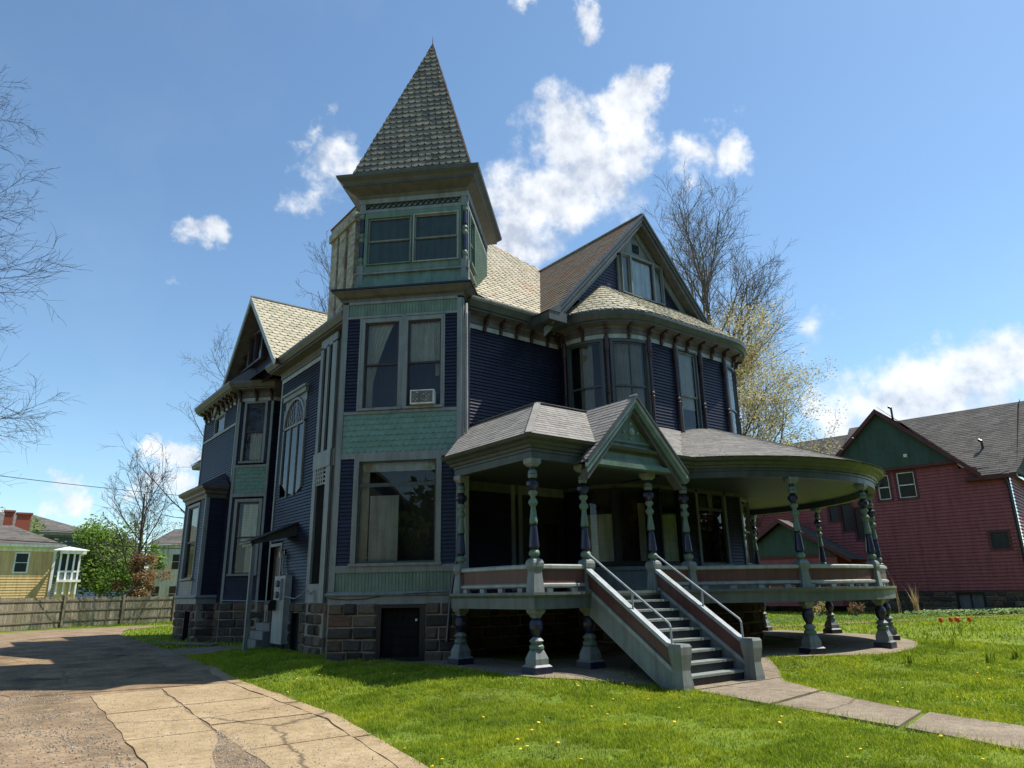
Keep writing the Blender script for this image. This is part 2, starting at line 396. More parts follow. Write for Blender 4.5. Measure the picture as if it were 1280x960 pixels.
def stones(mb, W, z0, z1, s0=0, s1=None, openings=(), rows=None, mort=1, m=0):
    s1 = W.len if s1 is None else s1
    rows = rows or max(1, round((z1 - z0) / .29)); h = (z1 - z0) / rows
    rnd = random.Random(int(s0 * 31 + W.p[0].x * 7 + z1 * 5))
    segs0 = [(s0, s1)]
    for r in range(rows):
        za = z0 + r * h; segs = segs0
        for o in openings:
            if o[2] < za + h / 2 < o[3]:
                ns = []
                for p, q in segs:
                    if o[1] <= p or o[0] >= q: ns.append((p, q)); continue
                    if p < o[0]: ns.append((p, o[0]))
                    if q > o[1]: ns.append((o[1], q))
                segs = ns
        for p, q in segs:
            W.box(mb, p, q, za, za + h, -.2, .022, mort)
            x = p
            while x < q - .02:
                L = rnd.uniform(.34, .72)
                if q - (x + L) < .2: L = q - x
                g = .016; a, b = x + g, x + L - g; c, d = za + g, za + h - g
                o1 = rnd.uniform(.06, .12); e = .045
                j = lambda: rnd.uniform(-.014, .014)
                P = W.P
                n = len(mb.v)
                mb.v += [P(a, c, 0), P(b, c, 0), P(b, d, 0), P(a, d, 0)]
                mb.v += [P(a + j() , c + j(), .03), P(b + j(), c + j(), .03), P(b + j(), d + j(), .03), P(a + j(), d + j(), .03)]
                mb.v += [P(a + e + j(), c + e + j(), o1 + j()), P(b - e + j(), c + e + j(), o1 + j()), P(b - e, d - e + j(), o1 + j()), P(a + e, d - e, o1 + j())]
                for A in (0, 4):
                    for k in range(4):
                        l = (k + 1) % 4; mb.f.append((n + A + k, n + A + l, n + A + 4 + l, n + A + 4 + k)); mb.m.append(m)
                mb.f.append((n + 8, n + 9, n + 10, n + 11)); mb.m.append(m)
                x += L
    mb.cut()

# ------------------------------------------------------------------ windows
def window(parent, *a, flush=None, **k):
    w = window_(parent, *a, **k)
    if flush:
        W, s0, s1, z0, z1 = a[:5]; q = M(); W.box(q, s0, s1, z0, z1, .026, .04); obj('backing_board', q, [flush], w)
    return w
def window_(parent, W, s0, s1, z0, z1, style='double', cw=.11, casing='trim', frame='mtrim', curtain=None, glass='glass', depth=.8, sill=True, d=.0, label=None, head=None, meet=.5):
    mb = M(); B = W.box
    top = cw if head is None else head
    B(mb, s0 - cw, s0, z0, z1 + top, -.1, .05 + d); B(mb, s1, s1 + cw, z0, z1 + top, -.1, .05 + d)
    B(mb, s0, s1, z1, z1 + top, -.1, .048 + d)
    if sill: B(mb, s0 - cw - .03, s1 + cw + .03, z0 - .07, z0, -.1, .10 + d)
    else: B(mb, s0 - cw, s1 + cw, z0 - cw, z0, -.1, .05 + d)
    w = obj('window', mb, [casing], parent)
    if label: w['label'] = label
    f = .05; mb = M(); g = M(); dd = -.015 + d
    rows = {'double': [(z0, z0 + (z1 - z0) * meet + .02), (z0 + (z1 - z0) * meet - .02, z1)], 'fixed': [(z0, z1)], 'transom': [(z0, z0 + (z1 - z0) * .76), (z0 + (z1 - z0) * .76, z1)]}[style]
    for k, (a, b) in enumerate(rows):
        e = dd - (.03 if (style == 'double' and k == 0) else 0)
        B(mb, s0, s0 + f, a, b, e - .035, e); B(mb, s1 - f, s1, a, b, e - .035, e)
        B(mb, s0 + f, s1 - f, a, a + f, e - .035, e - .001); B(mb, s0 + f, s1 - f, b - f, b, e - .035, e - .001)
        W.sheet(g, s0 + f, s1 - f, a + f, b - f, e - .02)
    obj('sash', mb, [frame], w); obj('pane', g, [glass], w)
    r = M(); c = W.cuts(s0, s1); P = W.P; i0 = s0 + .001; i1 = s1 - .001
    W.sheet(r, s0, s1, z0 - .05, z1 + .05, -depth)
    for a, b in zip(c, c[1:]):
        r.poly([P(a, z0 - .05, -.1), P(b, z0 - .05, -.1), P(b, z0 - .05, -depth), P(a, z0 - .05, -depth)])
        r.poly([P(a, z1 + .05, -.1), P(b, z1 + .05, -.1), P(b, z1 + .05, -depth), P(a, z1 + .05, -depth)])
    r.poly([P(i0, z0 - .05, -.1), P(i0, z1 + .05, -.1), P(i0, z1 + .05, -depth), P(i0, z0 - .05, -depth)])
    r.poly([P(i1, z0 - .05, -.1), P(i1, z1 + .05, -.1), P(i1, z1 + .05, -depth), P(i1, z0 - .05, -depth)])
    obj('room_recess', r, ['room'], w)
    for cu in (curtain or []):
        kind, a, b, za, zb = cu
        S0, S1 = s0 + (s1 - s0) * a, s0 + (s1 - s0) * b; Z0, Z1 = z0 + (z1 - z0) * za, z0 + (z1 - z0) * zb
        q = M()
        if kind in ('drape', 'tied', 'tiedr', 'sheer'):
            nx, nz = 26, 14; grid = []
            for j in range(nz + 1):
                v = j / nz; row = []
                for i in range(nx + 1):
                    u = i / nx
                    if kind == 'tied': x = u * (.25 + .75 * max(0, (v - .25) / .75) ** 1.4 if v > .25 else .25)
                    elif kind == 'tiedr': x = 1 - (1 - u) * (.25 + .75 * max(0, (v - .25) / .75) ** 1.4 if v > .25 else .25)
                    else: x = u
                    row.append(P(S0 + (S1 - S0) * x, Z0 + (Z1 - Z0) * v, -.13 + d + .022 * math.sin(u * 34 + math.sin(v * 3))))
                grid.append(row)
            for j in range(nz):
                for i in range(nx): q.poly([grid[j][i], grid[j][i + 1], grid[j + 1][i + 1], grid[j + 1][i]])
            obj('curtain', q, ['curtain'], w)
        elif kind == 'blind':
            nsl = max(4, int((Z1 - Z0) / .06))
            for k in range(nsl):
                z = Z0 + (Z1 - Z0) * k / nsl; h = (Z1 - Z0) / nsl
                cc = W.cuts(S0, S1)
                for a_, b_ in zip(cc, cc[1:]):
                    q.poly([P(a_, z, -.10 + d), P(b_, z, -.10 + d), P(b_, z + h * .96, -.125 + d), P(a_, z + h * .96, -.125 + d)])
            obj('blind', q, ['blind'], w)
        elif kind == 'card':
            W.box(q, S0, S1, Z0, Z1, -.2 + d, -.17 + d); obj('backing_board', q, ['greyb'], w)
    return w
def op(s0, s1, z0, z1, cw=.11): return (s0 - cw + .01, s1 + cw - .01, z0 - cw + .02, z1 + cw - .01)

# ================================================================== THE HOUSE
HS = thing('victorian_house', 'dark blue and green wooden house with a pointed corner tower and turned porch posts', 'house', (14, 20, 0))
def hp(name, mb, mats, parent=None, **k):
    if len(mb.k) > 1:
        mb.cut(); v0 = f0 = 0; r = None
        for v1, f1 in mb.k:
            q = M(); q.v = mb.v[v0:v1]; q.f = [tuple(i - v0 for i in f) for f in mb.f[f0:f1]]; q.m = mb.m[f0:f1]; o = obj(name, q, mats, parent or HS, **k); r = r or o; v0, f0 = v1, f1
        return r
    return obj(name, mb, mats, parent or HS, **k)
TLc, TRc = (7.77, 17.99), (10.22, 15.54)
WT = Wall([TLc, TRc]); WTL = Wall([(8.60, 18.82), TLc]); WTR = Wall([TRc, (10.88, 16.2)])
WM = Wall([(10.88, 16.2), (14.4, 16.2)])
wing = [(14.4, 16.2)] + arc(16.2, 15.8, 1.8, 180, 270, 14) + arc(20.0, 15.9, 1.9, 270, 360, 14) + [(21.9, 25.0)]
WW = Wall(wing)
SF = .4 + sum(WW.L[i + 1] - WW.L[i] for i in range(1, 15))   # start of the flat front
SE = SF + 3.8
WL = Wall([(8.55, 25.0), (8.55, 18.77)])       # left wall, s = 25 - v
WR1 = Wall([(9.3, 27.35), (9.3, 25.0), (8.55, 25.0)])
WC = Wall([(8.0, 28.4), (9.05, 27.35), (9.3, 27.35)])   # chamfer
WS = Wall([(8.0, 33.4), (8.0, 28.4)])
WB = Wall([(8.0, 32.2), (7.3, 32.2), (7.3, 29.0), (8.0, 29.0)])   # square bay
WRR = Wall([(9.4, 36.2), (8.9, 36.2), (8.9, 33.4), (8.0, 33.4)])

# --- stone foundation, water table
mb = M()
stones(mb, WT, -.1, 1.37, openings=[(1.30, 2.56, -.2, 1.4)]); stones(mb, WTL, -.1, 1.37); stones(mb, WTR, -.1, 1.37)
stones(mb, WM, -.1, 1.5); stones(mb, WW, -.1, 1.5, 0, SE + 6, rows=5)
stones(mb, WL, -.1, 1.37, openings=[(-.1, 1.25, -.2, 1.4), (2.45, 3.25, -.2, 1.2)]); stones(mb, WC, -.1, 1.37); stones(mb, WR1, -.1, 1.37)
stones(mb, WS, -.1, 1.37); stones(mb, WRR, -.1, 1.37)
stones(mb, Wall([(7.34, 32.15), (7.34, 29.04), (8.0, 29.04)]), -.1, 1.37, openings=[(1.55, 2.55, -.2, 1.2)])
hp('stone_foundation', mb, ['stone', 'mortar'])
# projecting chimney base of stone + boxed chimney breast on the left wall
WP = Wall([(8.55, 20.78), (8.3, 20.78), (8.3, 19.5), (8.55, 19.5)])
mb = M(); stones(mb, WP, -.1, 1.38, .0, WP.len, rows=5); hp('stone_foundation', mb, ['stone', 'mortar'])

def wt(path, name='water_table'):
    mb = M(); sweep(mb, path, [(0, 1.34), (.03, 1.34), (.03, 1.53), (.07, 1.545), (.10, 1.58), (.10, 1.60), (.03, 1.66), (0, 1.66)]); hp(name, mb, ['trim'])
wt([(8.60, 18.82), TLc, TRc, (10.88, 16.2)]); wt([(8.0, 33.4), (8.0, 32.2), (7.3, 32.2), (7.3, 29.0), (8.0, 29.0)])

# --- tower, lower storeys
mb = M(1); W = WT
for (a, b, z0, z1) in ((0, .14, 1.66, 9.66), (3.34, 3.465, 1.66, 9.66)): W.box(mb, a, b, z0, z1, -.1, .05)
WTL.box(mb, WTL.len - .13, WTL.len, 1.66, 9.66, -.1, .05); WTR.box(mb, 0, .13, 1.66, 9.66, -.1, .048)
hp('corner_board', mb, ['trim'])
mb = M(1)
for z0, z1 in ((2.13, 2.31), (5.12, 5.28), (6.36, 6.44), (9.2, 9.27), (9.64, 9.79)): W.box(mb, .14, 3.34, z0, z1, -.1, .045)
for a, b in ((.50, .55), (2.92, 2.99)): W.box(mb, a, b, 6.44, 9.2, -.1, .04)
hp('band_board', mb, ['trim'])
mb = M()
for z0, z1 in ((1.66, 2.13), (9.27, 9.64)):
    W.sheet(mb, .14, 3.34, z0, z1, .0); x = .14
    while x < 3.33: W.box(mb, x + .006, x + .082, z0 + .002, z1 - .002, 0, .012); x += .09
    mb.cut()
hp('beadboard_panel', mb, ['green'])
mb = M(); P = W.P
courses(mb, [P(.14, 5.28, .005), P(3.34, 5.28, .005), P(3.34, 6.36, .005), P(.14, 6.36, .005)], .156, .165, 'scallop', .022, hint=(-1, -1, 0), jit=0)
hp('fish_scale_panel', mb, ['fishgreen'])
mb = M()
W.clap(mb, 2.31, 5.12, [(.54, 2.92, 0, 9)], .14, 3.34); W.clap(mb, 6.44, 9.2, [(.5, 2.99, 0, 10)], .14, 3.34)
WTL.clap(mb, 1.66, 9.8, (), 0, WTL.len - .13); WTR.clap(mb, 1.66, 9.8, (), .13, None)
hp('clapboard_wall', mb, ['navyb'])
window(HS, WT, .66, 2.80, 2.36, 5.04, 'transom', cw=.14, frame='gutter', casing='trim', head=.09,
       curtain=[('drape', .01, .12, 0, .97), ('card', .13, .50, .0, .66), ('drape', .02, .98, .90, 1.0)], label='large ground floor tower window with transom')
window(HS, WT, .66, 1.66, 6.52, 9.06, 'double', cw=.1, curtain=[('tied', .05, .8, .02, 1.)], head=.12)
window(HS, WT, 1.92, 2.88, 6.52, 9.06, 'double', cw=.05, curtain=[('tiedr', .3, .97, .35, 1.), ('sheer', .03, .97, .5, .98)], head=.12)
mb = M(1); W.box(mb, 1.72, 1.87, 6.46, 9.2, -.1, .046); hp('mullion_board', mb, ['trim'])
# basement door in the tower
mb = M(); W.box(mb, 1.30, 1.42, -.1, 1.34, -.3, .05); W.box(mb, 2.42, 2.56, -.1, 1.34, -.3, .05); W.box(mb, 1.42, 2.42, 1.25, 1.34, -.3, .05); W.box(mb, 1.42, 2.42, -.1, .07, -.3, .06)
bd = hp('basement_door', mb, ['black']); bd['label'] = 'black basement door set in the tower foundation'
mb = M(); W.box(mb, 1.42, 2.42, .07, 1.25, -.2, -.16)
for k in range(5): W.box(mb, 1.5, 2.34, .12 + k * .22, .30 + k * .22, -.16, -.14)
obj('door_leaf', mb, ['wire'], bd); mb = M(); mb.lathe(Vector(W.P(2.3, .95, -.12)), [(.03, -.03, 0), (.03, .03, 0)], 8); obj('knob', mb, ['white'], bd)
# tower middle cornice
mb = M(); tp = [(8.60, 18.82), TLc, TRc, (10.88, 16.2)]
sweep(mb, tp, [(0, 9.72), (.05, 9.72), (.06, 9.80), (.16, 9.84), (.26, 9.93), (.30, 9.96), (.30, 10.03)])
hp('tower_cornice', mb, ['soffit'])
mb = M(); sweep(mb, tp, [(.305, 9.99), (.335, 10.0), (.335, 10.05), (-.12, 10.16)]); hp('cornice_flashing', mb, ['black'])

# --- tower, third storey
t = Vector((.70711, -.70711)); nb_ = Vector((.70711, .70711))
def T3(s, k): # s along the front, k metres back from the lower front plane
    p = Vector(TLc) + t * s + nb_ * k; return (p.x, p.y)
b0 = .17; dep = 3.5
q = [T3(.28, b0 + dep), T3(.28, b0), T3(3.56, b0), T3(3.56, b0 + dep)]
W3L, W3, W3R = Wall(q[0:2]), Wall(q[1:3]), Wall(q[2:4])
mb = M(); sweep(mb, q, [(.12, 10.06), (.07, 10.3), (.0, 10.62), (0, 10.66)]); hp('flared_skirt', mb, ['green'])
mb = M(); sweep(mb, q, [(0, 10.64), (.07, 10.66), (.07, 10.72), (0, 10.75)]); mb.cut()
sweep(mb, q, [(0, 12.72), (.03, 12.72), (.03, 12.82), (0, 12.82)]); mb.cut(); sweep(mb, q, [(0, 13.02), (.05, 13.02), (.06, 13.2), (0, 13.2)])
hp('band_board', mb, ['trim'])
mb = M(1)
for Wx in (W3L, W3, W3R):
    Wx.box(mb, 0, .16, 12.8, 13.05, -.1, .04); Wx.box(mb, Wx.len - .16, Wx.len, 12.8, 13.05, -.1, .039)
    Wx.box(mb, 0, .16, 10.2, 10.95, -.1, .06); Wx.box(mb, Wx.len - .16, Wx.len, 10.2, 10.95, -.1, .059)
hp('corner_block', mb, ['trim'])
def colon(c, z0, z1):   # slim turned corner colonnette
    h = z1 - z0; pr = []
    for r, f, m in [(.075, 0, 1), (.075, .06, 1), (.05, .07, 1), (.085, .10, 1), (.085, .14, 1), (.05, .17, 2), (.065, .20, 2), (.08, .42, 2), (.05, .44, 1), (.085, .47, 1), (.085, .50, 1), (.055, .53, 1), (.09, .57, 1), (.055, .61, 2), (.08, .64, 2), (.065, .84, 2), (.05, .86, 1), (.085, .89, 1), (.085, .94, 1), (.075, .95, 0), (.075, 1., 0)]:
        pr.append((r, f * h, m))
    mb = M(); mb.lathe((c[0], c[1], z0), pr, 12); return hp('corner_colonnette', mb, ['trim', 'green', 'navyg'], smooth=False)
for s_, k_ in ((.34, .23), (3.50, .23)): colon(T3(s_, k_), 10.95, 12.8)
colon(T3(.34, b0 + dep - .06), 10.95, 12.8)
# lattice frieze
for Wx in (W3, W3R, W3L):
    mb = M(); Wx.sheet(mb, .16, Wx.len - .16, 12.82, 13.02, -.03, 1)
    x = .16
    while x < Wx.len - .34:
        for a, b in ((x, x + .17), (x + .17, x)):
            mb.beam(Wx.P(a, 12.83, .0), Wx.P(b, 13.01, .0), .02, .03, 0, up=(Wx.P(0, 0, 1)[0] - Wx.P(0, 0, 0)[0], Wx.P(0, 0, 1)[1] - Wx.P(0, 0, 0)[1], 0))
        x += .17
    hp('lattice_frieze', mb, ['black', 'greenl'])
mb = M()
W3.sheet(mb, .0, W3.len, 10.7, 12.75, -.06)
W3.box(mb, .16, W3.len - .16, 12.54, 12.72, -.05, .02); W3.box(mb, .16, W3.len - .16, 10.75, 10.95, -.05, .02)
W3.box(mb, .16, .26, 10.9, 12.6, -.05, .03); W3.box(mb, W3.len - .26, W3.len - .16, 10.9, 12.6, -.05, .03); W3.box(mb, 1.60, 1.68, 10.9, 12.6, -.05, .03)
hp('window_panel', mb, ['green'])
for a, b in ((.27, 1.59), (1.70, 3.02)):
    window(HS, W3, a, b, 10.98, 12.5, 'double', cw=.03, casing='green' if a < 1 else 'trimw', frame='gutterl', head=.03, sill=False, d=.03, depth=.6, glass='glassd', curtain=[('drape', .02, .2, 0, 1)] if a < 1 else None)
W = W3R
mb = M(1); W.box(mb, .12, .22, 10.75, 12.75, -.05, .03); W.box(mb, 1.0, 1.12, 10.75, 12.75, -.05, .035); hp('corner_board', mb, ['trim'])
window(HS, W3R, .27, .95, 10.95, 12.55, 'double', cw=.05, casing='green', frame='green', d=.03, depth=.5)
mb = M(); W.sheet(mb, 1.12, W.len, 10.4, 12.75, -.0)
z = 10.4
while z < 12.7:
    mb.hexa([W.P(1.14, z, .005), W.P(W.len - .05, z, .005), W.P(W.len - .05, z, .05), W.P(1.14, z, .05), W.P(1.14, z + .07, -.002), W.P(W.len - .05, z + .07, -.002), W.P(W.len - .05, z + .05, .045), W.P(1.14, z + .05, .045)]); z += .105
hp('louvre_panel', mb, ['green'])
mb = M(); W3R.sheet(mb, 0, 1.1, 10.7, 12.75, -.06); W3L.sheet(mb, 0, W3L.len, 10.7, 12.8, .0)
W3B = Wall([T3(3.56, b0 + dep), T3(.28, b0 + dep)]); W3B.sheet(mb, 0, 3.15, 10.2, 13.1, 0); hp('stage_wall', mb, ['green'])
# top cornice (flares to an oblong) and spire

def ring(o, z):
    return [(*T3(.28 - o, b0 - o), z), (*T3(3.50 + o * .86, b0 - o), z), (*T3(3.50 + o * .86, b0 + dep + o), z), (*T3(.28 - o, b0 + dep + o), z)]
mb = M(); pr = [(.05, 13.16, 0), (.09, 13.2, 0), (.12, 13.26, 0), (.30, 13.36, 0), (.42, 13.43, 1), (.44, 13.43, 1), (.44, 13.50, 0), (.50, 13.56, 1), (.60, 13.66, 1), (.62, 13.74, 1), (.20, 13.80, 1)]
for (o0, z0, m0), (o1, z1, _) in zip(pr, pr[1:]):
    a, b = ring(o0, z0), ring(o1, z1)
    for i in range(4): j = (i + 1) % 4; mb.poly([a[i], a[j], b[j], b[i]], m0)
hp('tower_cornice', mb, ['soffit', 'gutter'])
apex = Vector((*T3(1.97, b0 + dep / 2), 20.35))
base = [Vector(p) for p in ring(.30, 13.78)]
mb = M(); cen = sum(base, Vector()) / 4
mb.poly([base[0] + (cen - base[0]) * .02, base[1] + (cen - base[1]) * .02, apex]); mb.poly(base[::-1])
for i in range(4):
    a, b = base[i], base[(i + 1) % 4]; mid = (a + b) / 2 - cen
    courses(mb, [a, b, apex], .25, .215, 'fish', .028, hint=(mid.x, mid.y, .3), jit=.04)
hp('slate_spire', mb, ['slate'])
mb = M()
for i in range(4):
    a, b = base[i], base[(i + 1) % 4]; f = .075
    mb.poly([apex + Vector((0, 0, .06)), apex.lerp(a, f) + (a - cen).normalized() * .03, apex.lerp(b, f) + (b - cen).normalized() * .03])
mb.tube([apex + Vector((0, 0, 0)), apex + Vector((0, 0, .34))], [.018, .006], 6)
hp('spire_cap', mb, ['rust'])
mb = M()
for i in (1, 2): mb.tube([base[i] + Vector((0, 0, .03)), apex], [.022, .018], 5)
hp('hip_flashing', mb, ['rust'])

# --- main facade wall
mb = M(); WM.clap(mb, 1.6, 9.15, [(1.9, 3.45, 0, 4.35)]); hp('clapboard_wall', mb, ['navyb'])
mb = M(1); WM.box(mb, 1.46, 1.60, 1.6, 4.6, 0, .05); WM.box(mb, 1.72, 1.86, 1.6, 4.6, 0, .05); WM.box(mb, 1.86, 3.45, 4.3, 4.55, 0, .05); hp('door_pilaster', mb, ['trim'])
mb = M(); WM.box(mb, 1.9, 1.98, 1.57, 4.3, -.15, .02); WM.box(mb, 3.37, 3.45, 1.57, 4.3, -.15, .02); WM.box(mb, 1.98, 3.37, 4.2, 4.3, -.15, .02); WM.box(mb, 1.98, 3.37, 3.6, 3.68, -.15, .0); WM.sheet(mb, 1.9, 3.45, 1.5, 4.3, -.16)
fd = hp('front_door', mb, ['door']); fd['label'] = 'tall dark double front doors under the porch'
for a in (2.0, 2.69):
    mb = M(); WM.box(mb, a, a + .67, 1.6, 3.6, -.12, -.08)
    WM.box(mb, a, a + .67, 1.6, 1.8, -.08, -.06); WM.box(mb, a, a + .1, 1.8, 3.5, -.08, -.06); WM.box(mb, a + .57, a + .67, 1.8, 3.5, -.08, -.06); WM.box(mb, a, a + .67, 3.5, 3.6, -.08, -.06); WM.box(mb, a + .1, a + .57, 2.4, 2.5, -.08, -.06)
    dl = obj('door_leaf', mb, ['door'], fd)
mb = M(); WM.sheet(mb, 2.1, 2.57, 2.5, 3.5, -.07); WM.sheet(mb, 2.79, 3.26, 2.5, 3.5, -.07); obj('door_glass', mb, ['glass'], fd)

# --- wing walls (rounded corners)
Wf = lambda u: SF + (u - 16.2)
a2 = [(.52, 1.62), (1.98, 3.10)]          # curved windows, upper floor
fl2 = (Wf(17.62), Wf(18.50)); ra2 = (SE + .22, SE + 1.35)
a1 = [(.75, 1.72), (1.86, 2.76), (SF + .02, Wf(17.05))]
fl1 = (Wf(17.95), Wf(19.25)); ra1 = (SE + .2, SE + 1.2)
mb = M()
ops = [op(*a2[0], 6.15, 9.0, .07), op(*a2[1], 6.15, 9.0, .07), op(*fl2, 6.35, 9.1, .07), op(*ra2, 6.0, 9.0, .07)]
WW.clap(mb, 5.0, 9.15, ops, 0, SE + 8)
ops = [op(*x, 2.32, 4.45, .08) for x in a1] + [op(*fl1, 2.32, 4.5, .1), op(*ra1, 2.32, 4.4, .1)]
WW.clap(mb, 2.2, 5.0, ops, 0, SE + 8)
hp('clapboard_wall', mb, ['navy'])
mb = M(); WW.box(mb, 0, SE + 8, 1.5, 2.14, 0, .01)
x = .02
while x < SE + 3: WW.box(mb, x, x + .08, 1.62, 2.1, .01, .02); x += .09
hp('beadboard_panel', mb, ['trim'])
mb = M(1); WW.box(mb, 0, SE + 8, 2.12, 2.23, 0, .07); WW.box(mb, 0, SE + 8, 1.5, 1.62, 0, .05); hp('band_board', mb, ['trim'])
for (a, b), cu in zip(a2, ([('sheer', .3, .72, 0, 1)], [('sheer', .05, .5, 0, 1.), ('sheer', .55, .95, 0, 1)])):
    window(HS, WW, a, b, 6.15, 9.0, 'double', cw=.08, casing='gutter', frame='gutter', glass='glassd', curtain=cu, depth=.4)
window(HS, WW, *fl2, 6.35, 9.1, 'double', cw=.06, casing='gutter', frame='trim', curtain=[('sheer', .05, .95, .3, 1)], meet=.45)
window(HS, WW, *ra2, 6.0, 9.0, 'double', cw=.08, casing='gutter', frame='gutter', curtain=[('sheer', .02, .98, .1, 1)], depth=.4)
window(HS, WW, *a1[0], 2.32, 4.45, 'fixed', cw=.07, casing='black', frame='black', depth=.6, sill=False, curtain=[('blind', .03, .97, 0, .66)])
window(HS, WW, *a1[1], 2.32, 4.45, 'fixed', cw=.07, casing='black', frame='black', depth=.6, sill=False, curtain=[('drape', .7, .98, 0, .8)])
window(HS, WW, *a1[2], 2.32, 4.45, 'fixed', cw=.07, casing='black', frame='black', depth=.6, sill=False, curtain=[('blind', .02, .98, 0, .66)])
window(HS, WW, *fl1, 2.32, 4.5, 'transom', cw=.1, casing='trim', frame='gutter', curtain=[('sheer', .55, .7, .7, 1)], depth=.7)
window(HS, WW, *ra1, 2.32, 4.4, 'double', cw=.08, casing='trim', frame='trimw', depth=.4, curtain=[('blind', .02, .98, 0, .95)])
for s_ in (.36, 1.80, SF + .0, Wf(17.42), Wf(18.70), SE, SE + 1.5):   # maroon colonnettes
    c = WW.P(s_, 0, .075); mb = M()
    pr = [(.07, 0, 0), (.07, .2, 0), (.045, .22, 0), (.06, .3, 0), (.042, .36, 0), (.05, 1.3, 0), (.075, 1.34, 0), (.04, 1.38, 0), (.075, 1.45, 0), (.045, 1.5, 0), (.045, 2.6, 0), (.07, 2.66, 0), (.05, 2.72, 0), (.075, 2.8, 0), (.075, 3.2, 0)]
    mb.lathe((c[0], c[1], 5.95), pr, 10); hp('wall_colonnette', mb, ['mtrim'])

# --- main cornice
prof = [(0, 9.10), (.035, 9.10), (.035, 9.24), (.075, 9.26), (.075, 9.42), (.12, 9.47), (.40, 9.53), (.40, 9.57), (.46, 9.59), (.50, 9.66), (.55, 9.74), (.55, 9.84), (.50, 9.84), (.47, 9.80), (0, 9.80)]
pm = [0, 0, 1, 1, 1, 1, 2, 2, 2, 2, 2, 2, 2, 2]
front = [(10.62, 16.2)] + wing
left = [(8.9, 37.5), (8.9, 33.4)] + [(8.0, 33.4), (8.0, 28.4), (9.05, 27.35), (9.3, 27.35), (9.3, 25.0), (8.55, 25.0), (8.55, 18.8)]
mb = M(); sweep(mb, front, prof, pm); hp('eave_cornice', mb, ['trimw', 'soffit', 'gutter'])
mb = M(); sweep(mb, [(8.0, 33.4), (8.0, 28.4), (9.05, 27.35), (9.3, 27.35)], prof, [0, 0, 1, 1, 1, 1] + [3] * 8); mb.cut(); sweep(mb, [(9.3, 25.0), (8.55, 25.0), (8.55, 18.8)], prof, [0, 0, 1, 1, 1, 1] + [3] * 8); hp('eave_cornice', mb, ['trimw', 'soffit', 'gutter', 'soffit'])
mb = M(); sweep(mb, [(10.6, 16.2), (13.86, 16.2)], [(.52, 9.76), (.57, 9.76), (.60, 9.82), (.60, 9.87), (.585, 9.87), (.57, 9.80), (.53, 9.80)])
hp('gutter', mb, ['gutterl'])
mb = M()
for x in (11.3, 11.9, 12.5, 13.1, 13.6): mb.beam((x, 15.59, 9.86), (x, 15.78, 10.0), .025, .008); mb.cut()
hp('gutter_strap', mb, ['lead'])
# scroll brackets
def bracket_mesh():
    mb = M(); pts = [(0, -.42), (.05, -.42), (.09, -.36), (.06, -.30), (.11, -.24), (.17, -.24), (.20, -.17), (.17, -.11), (.25, -.05), (.34, -.06), (.36, 0), (0, 0)]
    mb.prism([(-.045, -y, z) for y, z in pts], (.09, 0, 0)); return mb
BR = None
def bracket(W, s_, zt=9.5):
    global BR
    p = W.P(s_, zt, .03); q = W.P(s_, zt, 1.03); ang = math.atan2(q[0] - p[0], -(q[1] - p[1]))
    if BR is None:
        BR = obj('eave_bracket', bracket_mesh(), ['mtrim']); o = BR
    else: o = BR.copy(); C.objects.link(o)
    o.parent = HS; o.location = Vector(p) - OFF[HS.name]; o.rotation_euler.z = ang
for s_ in (.55, 1.15, 1.75, 2.35, 3.0): bracket(WM, s_)
for s_ in (.15, .36, 1.08, 1.80, 2.5, SF, Wf(16.8), Wf(17.42), Wf(18.06), Wf(18.70), Wf(19.35), SE, SE + .7, SE + 1.5, SE + 2.2): bracket(WW, s_)
for s_ in (.08, .76, 1.4): bracket(WC, s_)
for s_ in (4.8, 4.2, 3.7, 3.1, 2.4, 1.7, 1.0, .4): bracket(WS, s_)

# --- left wall
WLs = lambda v: 25.0 - v
arch = (WLs(24.45), WLs(22.45))
mb = M(); WL.clap(mb, 1.37, 9.15, [op(*arch, 4.9, 8.3, .05), (WLs(25.2), WLs(23.75), 0, 3.35)]); WR1.clap(mb, 1.37, 9.15); WC.clap(mb, 1.37, 9.15, [(0, 1.48, 2.34, 9.2)])
WS.clap(mb, 1.37, 9.15, [op(1.75, 3.25, 8.32, 9.0, .05), (1.3, 4.3, 1.6, 5.2)]); WRR.clap(mb, 1.37, 7.5)
hp('clapboard_wall', mb, ['navyb'])
mb = M(1)
WC.box(mb, 0, .1, 1.37, 9.1, -.1, .05); WC.box(mb, 1.385, 1.484, 1.37, 9.1, -.1, .05); WS.box(mb, WS.len - .1, WS.len, 5.9, 9.1, -.1, .045); WS.box(mb, 0, .1, 5.9, 9.1, -.1, .045)
WL.box(mb, 0, .12, 1.37, 9.1, -.1, .045); WS.box(mb, .1, WS.len - .1, 8.18, 8.28, 0, .05)
hp('corner_board', mb, ['trim'])
mb = M(); P = WC.P
courses(mb, [P(.1, 5.42, .005), P(1.385, 5.42, .005), P(1.385, 6.42, .005), P(.1, 6.42, .005)], .145, .165, 'scallop', .022, hint=(-1, -1, 0), jit=0); hp('fish_scale_panel', mb, ['fishgreen'])
mb = M(1); WC.box(mb, .1, 1.385, 5.28, 5.42, -.1, .045); WC.box(mb, .1, 1.385, 6.42, 6.52, -.1, .045); hp('band_board', mb, ['trim'])
mb = M(); WC.clap(mb, 6.5, 9.15, (), .1, .22); WC.clap(mb, 6.5, 9.15, (), 1.27, 1.385); WC.clap(mb, 2.3, 5.3, (), .1, .2); hp('clapboard_wall', mb, ['navy'])
window(HS, WC, .36, 1.14, 6.66, 9.02, 'double', cw=.1, curtain=[('sheer', .25, .85, .03, .5)])
